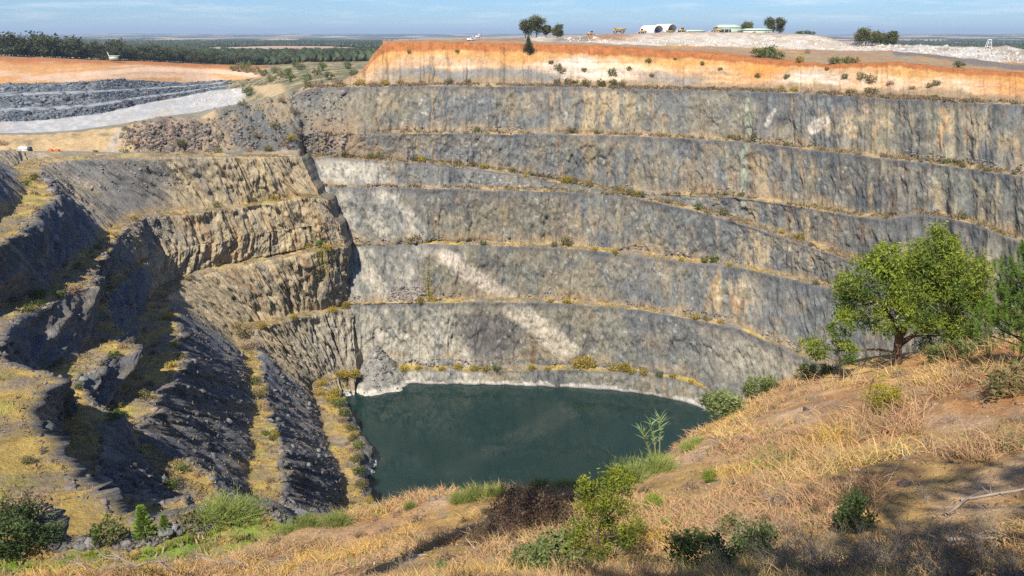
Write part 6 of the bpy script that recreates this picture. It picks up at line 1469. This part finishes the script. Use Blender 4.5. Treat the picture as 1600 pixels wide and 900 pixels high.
hs(1133, 651, 30, 'gum', 'loose green bush leaning over the lake at the hillside edge', None, .75); hs(1112, 640, 20, 'gum', 'lower bush of the pair leaning over the lake', None, .7, 48); hs(1178, 622, 20, 'gum', 'green bush on the hillside edge between the lake and the gum tree', None, .85); hs(1200, 612, 15, 'gum', 'smaller green bush on the hillside edge toward the gum tree', None, .85); hs(1262, 590, 17, 'gum', 'low bush under the long left limb of the gum tree', None, .7); hs(1290, 584, 11, 'gum', 'small low bush next to the limb of the gum tree', None, .7)
hs(1500, 562, 22, 'gum', 'green shrub crowding the right foot of the gum tree', None, .8); hs(1460, 566, 18, 'gum', 'leafy sucker right of the trunk of the gum tree', None, .8); hs(1545, 548, 20, 'green', 'dark shrub between the gum tree and the pine', None, .8)
hs(1565, 618, 42, 'olive', 'large grey green shrub on the right of the hillside', None, .75); hs(1600, 600, 34, 'olive', 'grey green shrub cut by the right frame edge', None, .8); hs(1585, 572, 22, 'broom', 'green tuft on the orange crest at the right', None, .6); hs(1520, 625, 20, 'dead', 'dead twiggy shrub left of the large grey green one', None)
hs(1092, 896, 56, 'dark', 'dark glossy leaved shrub at the bottom of the picture', None, .8); hs(1180, 880, 44, 'dark', 'dark shrub right of the glossy one at the bottom', None, .7); hs(1330, 835, 34, 'dark', 'dark upright shrub at the edge of the shade on the slope', None, 1.1)
hs(1145, 835, 34, 'olive', 'olive green shrub on the slope above the dark glossy one', None, .9); hs(870, 890, 50, 'gum', 'blue green gum regrowth at the foot of the sapling', None, .7); hs(830, 900, 36, 'gum', 'blue green regrowth left of the sapling foot', None, .7); hs(900, 905, 40, 'olive', 'olive weeds right at the bottom under the sapling', None, .7); hs(1010, 895, 36, 'olive', 'olive weeds right of the sapling at the bottom', None, .6); hs(690, 905, 26, 'gum', 'low green regrowth at the bottom under the pale log', None, .5)
hs(745, 838, 20, 'yellow', 'yellowing weed at the foot of the bramble mound', None, .6)
DG = 'leafless grey twiggy shrub on the sunny slope of the near hillside'
for qx_, qy_, r in [(1122, 698, 18), (1155, 690, 16), (1095, 720, 14), (1080, 765, 20), (1150, 760, 20), (1135, 800, 20), (1180, 745, 18), (1225, 790, 30), (1210, 700, 16), (1250, 660, 16), (1275, 625, 15), (1310, 640, 15), (1405, 588, 18), (1345, 690, 18), (1300, 720, 22), (1390, 740, 22), (1450, 700, 20), (1490, 660, 20), (1540, 680, 24), (1575, 700, 28), (1445, 780, 30), (1330, 770, 24), (1265, 745, 22), (1210, 640, 12), (1160, 660, 12), (1240, 610, 10), (1500, 590, 16), (1440, 620, 14), (1000, 830, 18), (1060, 850, 20), (1590, 660, 26), (1220, 835, 30), (1195, 715, 14)]:
    hs(qx_ + random.uniform(-4, 4), qy_, r, random.choice(['dead', 'dead', 'dry']) if r < 24 else 'dead', DG, 'dead shrubs on the sunny slope', .8)
DS = 'tangle of bare grey twigs in the shade at the bottom right'
for qx_ in np.arange(1130, 1610, 22): hs(qx_ + random.uniform(-8, 8), random.uniform(868, 915), random.uniform(38, 66), 'dead', DS, 'bare twigs in the shade at the bottom right', .9)
for qx_ in np.arange(1240, 1600, 60): hs(qx_ + random.uniform(-15, 15), random.uniform(835, 865), random.uniform(24, 40), 'dead', DS, 'bare twigs in the shade at the bottom right', .8)
WB = 'brown dry weed clump on the near shelf'
for qx_, qy_, r in [(430, 850, 18), (460, 860, 20), (560, 840, 16), (600, 830, 18), (650, 815, 18), (690, 810, 18), (660, 850, 22), (720, 840, 22), (520, 870, 22), (580, 885, 26), (640, 890, 26), (760, 890, 26), (620, 805, 12), (590, 812, 12), (700, 875, 24), (480, 890, 24), (960, 870, 26), (750, 870, 20)]:
    hs(qx_, qy_, r, random.choice(['dry', 'dry', 'dead']), WB, 'dry weed clumps on the near shelf', .75)
# dark stake
p = hill_at(1358, 616); g = Geo(); hh = 26 * (p[1] * CP - p[2] * SP) / FPX
g.tube([(0, 0, -.15), (.02, 0, hh * .5), (.10, 0, hh)], [.05, .045, .04], (0.05, 0.04, 0.035), 6); o = link('stake', g.mesh('stake', M_BARK), None, p); tag(o, 'dark wooden stake standing beside the yellow green bush', 'post')
# sapling with feathery yellow-green tops in front of the lake
p = hill_at(925, 893); sc_ = (p[1] * CP - p[2] * SP) / FPX
Q = lambda a_, b_, dy=0.0: ((a_ - 925) * sc_, dy, (893 - b_) * sc_)
lob = [(Q(a_, b_, dy), r * sc_, nc, 60) for a_, b_, r, dy, nc in [(915, 742, 14, 0, 12), (962, 738, 20, .1, 20), (945, 760, 18, -.1, 14), (915, 775, 18, .1, 12), (968, 775, 14, 0, 7), (900, 805, 20, -.1, 12), (935, 800, 22, .1, 14), (985, 812, 18, 0, 9), (975, 835, 16, .1, 8), (895, 840, 20, 0, 10), (935, 850, 22, -.1, 12), (955, 820, 14, .2, 7)]]
tree('wattle_sapling', p - (0, 0, .05), [(*Q(925, 897), .035), (*Q(930, 850), .03), (*Q(935, 800), .024), (*Q(945, 750), .012)], [([Q(933, 815), Q(915, 780), Q(913, 745)], .018, .006), ([Q(936, 800), Q(958, 775), Q(964, 742)], .018, .006), ([Q(931, 845), Q(955, 825), Q(985, 812)], .015, .005), ([Q(929, 860), Q(905, 845), Q(893, 835)], .015, .005), ([Q(932, 830), Q(910, 812), Q(898, 800)], .014, .005), ([Q(930, 855), Q(955, 845), Q(975, 835)], .014, .005)],
     lob, .075, [(0.09, 0.135, 0.025), (0.29, 0.32, 0.035)], 'slender wattle sapling with yellow green tops in front of the lake', seed=55, aspect=.28, up=.3, sig=.34)
# tall weed stalks against the water
for k, (x0, x1, y1, lb) in enumerate([(1030, 1033, 652, 'straight tall green stalk standing against the lake'), (1028, 1016, 660, 'leaning tall green stalk, middle of the three against the lake'), (1024, 1002, 674, 'most leaning tall green stalk against the lake')]):
    b = at_d(x0, 728, 36.5); b2 = at_d(x1, y1, 36.5) - b; g = Geo()
    pts = curve_pts((0, 0, 0), b2, 8, .04); g.tube(pts, np.linspace(.045, .018, 8), (0.30, 0.30, 0.13), 5)
    for q in range(46):
        f_ = RNG.uniform(.35, 1.0) ** .7; i_ = f_ * 7; a_ = pts[int(i_)] if i_ >= 7 else pts[int(i_)] * (1 - i_ % 1) + pts[int(i_) + 1] * (i_ % 1)
        d = rdir(1)[0]; d[2] = abs(d[2]) * .8 + .5; g.blades(a_[None], d[None], .28 + .35 * (f_ > .75), .05, varc((0.24, 0.33, 0.15), 1, .2, .1), .2)
    o = link('weed_stalk', g.mesh('weed_stalk', M_LEAF), None, b); tag(o, lb, 'plant')
# logs and fallen branches
def log(a_, b_, r, label, col=(0.50, 0.46, 0.40), side=4, name='log'):
    pa = hill_at(*a_); pb = hill_at(*b_); g = Geo()
    pts = curve_pts((0, 0, r * 1.5), pb - pa + (0, 0, r * 1.5), 9, .06); g.tube(pts, np.linspace(r, r * .55, 9) * RNG.uniform(.85, 1.15, 9), col, 7)
    for q in range(side):
        i_ = RNG.integers(2, 8); e_ = pts[i_] + rdir(1)[0] * (.4, .4, .2) + (0, 0, .15); g.tube(curve_pts(pts[i_], e_, 4, .2), np.linspace(r * .4, r * .12, 4), col, 5)
    o = link(name, g.mesh(name, M_TWIG, True), None, pa); tag(o, label, 'log')
log((640, 872), (868, 866), .035, 'long pale bleached log lying across the near shelf'); log((1478, 808), (1545, 762), .032, 'weathered fallen log beside the sandy path on the right', (0.33, 0.27, 0.21)); log((1500, 786), (1600, 768), .03, 'thin grey branch lying across the sandy path', (0.34, 0.30, 0.26)); log((1395, 700), (1420, 735), .03, 'short broken branch in the grass of the slope', (0.36, 0.31, 0.26)); log((1480, 850), (1590, 846), .04, 'thick grey branch lying in the shade', (0.36, 0.32, 0.30))
def dead_branch(qx_, qy_, rpx, label, seed, D=None):
    rng = np.random.default_rng(seed); p = hill_at(qx_, qy_)
    if p is None: p = at_d(qx_, qy_, 22)
    s_ = rpx * (p[1] * CP - p[2] * SP) / FPX; g = Geo()
    def grow(a_, d, L, r, lev):
        b_ = a_ + d * L; pts = curve_pts(a_, b_, 6, .22, rng, .06); g.tube(pts, np.linspace(r, r * .45, 6), varc((0.29, 0.23, 0.18), 1, .25, .05, rng)[0], 5 if lev == 0 else 3)
        if lev < 3:
            for q in range(4 if lev < 2 else 3):
                dd = d + rdir(1, rng)[0] * .9; dd[2] = dd[2] * .6 + .05; dd /= np.linalg.norm(dd); grow(pts[rng.integers(2, 6)], dd, L * rng.uniform(.35, .65), r * .5, lev + 1)
    for k in range(4):
        a_ = rng.uniform(-.5, .5); d = np.array((math.cos(a_) * (1 if k % 2 else -1), math.sin(a_) * .6, .28)); d /= np.linalg.norm(d); grow(np.array((0, 0, .02)), d, s_, .035 * s_ ** .5, 0)
    o = link('dead_branch', g.mesh('dead_branch', M_TWIG), None, p); tag(o, label, 'branch')
for k, (a_, b_, r, lb) in enumerate([(150, 895, 46, 'fallen grey branch at the bottom, leftmost of the five'), (215, 885, 50, 'fallen grey branch at the bottom with upright forked tips, second from the left'), (285, 898, 40, 'low tangled grey branch at the bottom, middle of the five'), (350, 882, 50, 'arching pale branch at the bottom, fourth from the left'), (400, 890, 44, 'fallen grey branch at the bottom, rightmost of the five by the brown shelf')]): dead_branch(a_, b_, r, lb, 80 + k)
dead_branch(1235, 788, 34, 'bleached dead bush with forked limbs on the grassy slope', 91)

# ------------------------------------------------------------------ plants on the track bench at the lower left
def tk(qx_, qy_, rpx, kind, label, squash=1.0, sg=(2,)):
    p = on_grid(LEFT, qx_, qy_, sg); dist = p[1] * CP - p[2] * SP; return put_shrub(kind, p, rpx * dist / FPX, label, None, squash)
tk(165, 808, 30, 'green', 'dark green bush behind the stone bank on the left', .95); tk(185, 800, 22, 'olive', 'olive bush crowding the dark green one behind the stone bank'); tk(345, 810, 46, 'broom', 'large olive broom behind the right part of the stone bank', .8); tk(385, 812, 34, 'broom', 'olive broom at the right end of the stone bank', .8); tk(300, 810, 26, 'olive', 'round olive bush between the young pine and the large broom')
tk(40, 800, 48, 'dry', 'large brown dead bush at the left edge', 1.0); tk(5, 800, 36, 'dry', 'brown dead bush cut by the left frame edge'); tk(25, 835, 34, 'dark', 'dark shrub in deep shade at the lower left', .8); tk(70, 850, 30, 'dark', 'dark low shrub in the shade left of the green track', .6); tk(5, 870, 40, 'dark', 'dark shrub in the bottom left corner', .7)
def young_pine(pos, h, label, seed):
    rng = np.random.default_rng(seed); e = empty('young_pine', pos); tag(e, label, 'tree'); g = Geo(); g.tube([(0, 0, -.1), (0, 0, h)], [.05, .012], BARKC, 6); link('trunk', g.mesh('trunk', M_BARK), e)
    g = Geo()
    for q in range(13):
        z = h * (.1 + .07 * q); R_ = h * .30 * (1.05 - z / h)
        for k in range(6):
            a_ = k * 1.047 + q * .7 + rng.uniform(-.2, .2); d = np.array((math.cos(a_), math.sin(a_), .45)); n = 60
            P = np.array((0, 0, z)) + d * R_ * rng.uniform(.2, 1, (n, 1)); g.blades(P, d + rdir(n, rng) * .7 + (0, 0, .3), h * .09, h * .016, varc((0.24, 0.34, 0.08), n, .25, .1, rng), .1, rng)
    link('crown', g.mesh('crown', M_LEAF), e)
young_pine(on_grid(LEFT, 218, 806, (2,)), 58 * 77 / FPX, 'slim bright young pine behind the stone bank', 5); young_pine(on_grid(LEFT, 250, 812, (2,)), 34 * 77 / FPX, 'smaller young pine to the right of the slim bright one', 6)
g = Geo(); m = (LEFT['seg'] == 2)[:, None] & (LEFT['S'] > 8.6) & (LEFT['S'] < 10.6); i, j = np.nonzero(m); k = RNG.integers(0, len(i), 9000); P = LEFT['P'][i[k], j[k]] + RNG.normal(size=(9000, 3)) * (.2, .2, 0); n = len(P)
gm = sstep(-.3, .2, fbm(P[:, 0] / 2.2, P[:, 1] / 2.2, 1, 4, 199))[:, None]; col = varc(np.array((0.52, 0.37, 0.14)) * (1 - gm) + np.array((0.20, 0.30, 0.04)) * gm, n, .25, .1)
for q in range(3): g.blades(P + RNG.normal(size=(n, 3)) * (.1, .1, 0), RNG.normal(size=(n, 3)) * .5 + (0, 0, 1), .35 * RNG.uniform(.5, 1.3, n), .06, col, .5)
o = link('grass', g.mesh('track_grass', M_DRY)); tag(o, 'green and straw grass on the sunlit track at the lower left', 'grass', kind='stuff')

# ------------------------------------------------------------------ pine at the right edge, and trees behind the viewpoint that shade the foreground
def pine(pos, h, label, seed, spread=.27, whorls=17, per=7, needles=55):
    rng = np.random.default_rng(seed); e = empty('pine_tree', pos); tag(e, label, 'tree'); g = Geo(); g.tube(curve_pts((0, 0, -.3), (0, 0, h), 9, .01, rng), np.linspace(h * .022, .02, 9), BARKC, 8)
    gl = Geo()
    for q in range(whorls):
        z = h * (.12 + .86 * q / whorls); R_ = h * spread * (1.02 - .8 * (z / h))
        for k in range(per):
            a_ = k * 6.283 / per + q * .8 + rng.uniform(-.3, .3); b_ = np.array((math.cos(a_) * R_, math.sin(a_) * R_, z + R_ * .35)); pts = curve_pts((0, 0, z), b_, 6, .12, rng, -.05); g.tube(pts, np.linspace(.05, .012, 6), BARKC, 4)
            for tip, nn in [(pts[5], 2.2), (pts[4], 1.2), (pts[3], 1.0), (pts[4] + rdir(1, rng)[0] * R_ * .18, 1.2), (pts[5] + rdir(1, rng)[0] * R_ * .2, 1.4), (pts[3] + rdir(1, rng)[0] * R_ * .22, 1.2), (pts[2] + rdir(1, rng)[0] * R_ * .2, 1.0)]:
                n = int(needles * nn); ax = np.array((math.cos(a_) * .35, math.sin(a_) * .35, 1.0)); t = rng.uniform(-.18, .22, (n, 1)); P = tip + ax * t
                gl.blades(P, ax * .7 + rdir(n, rng) * .8, .19, .016, varc((0.14, 0.235, 0.04), n, .3, .1, rng), .15, rng)
    link('trunk', g.mesh('trunk', M_BARK, True), e); link('crown', gl.mesh('crown', M_LEAF), e)
pp = at_d(1624, 560, 30); pz = hill_z(pp[0], pp[1]); ph = at_d(1624, 318, 30)[2] - pz; pine(np.array((pp[0], pp[1], pz - .2)), float(ph), 'green pine with upright shoots at the right frame edge', 61, .40)
for k, (x, y, h, w, lb) in enumerate([(-6.5, 5.0, 20, 3.6, 'gum tree beside the viewpoint on the left'), (-1.0, -8.3, 20, 5.2, 'tall gum tree straight behind the viewpoint'), (5.5, -8.3, 20, 5.0, 'tall gum tree behind the viewpoint on the right'), (12, -7.8, 18, 5.0, 'gum tree far to the right behind the viewpoint')]):
    z = float(hill_z(x, max(y, -2.9))); e = make_tree('gum_tree', lb, 900 + k, h, w, 9, GREENS, .45, None, 40, 12, .52 if k == 0 else .4); e.location = (x, y, z - .3)
e = make_tree('gum_tree', 'gum tree on the slope left of the frame', 930, 15, 6, 9, GREENS, .7, None, 24, 12); e.location = (-62, 42, -33.5)

# ------------------------------------------------------------------ the air: one closed box of thin haze
g = Geo(); g.box((0, 30000, 20), (110000, 70000, 420), Wc)
mh = bpy.data.materials.new('haze'); nt, N_, L_, p_ = nodes_of(mh); N_.remove(p_)
pv = N_.new('ShaderNodeVolumePrincipled'); pv.inputs['Color'].default_value = (0.62, 0.80, 1.0, 1); pv.inputs['Density'].default_value = 0.00006; pv.inputs['Anisotropy'].default_value = 0.0
L_.new(pv.outputs['Volume'], N_['Material Output'].inputs['Volume'])
o = link('haze', g.mesh('haze', mh)); tag(o, 'thin blue haze over the far plain', 'haze', kind='stuff')
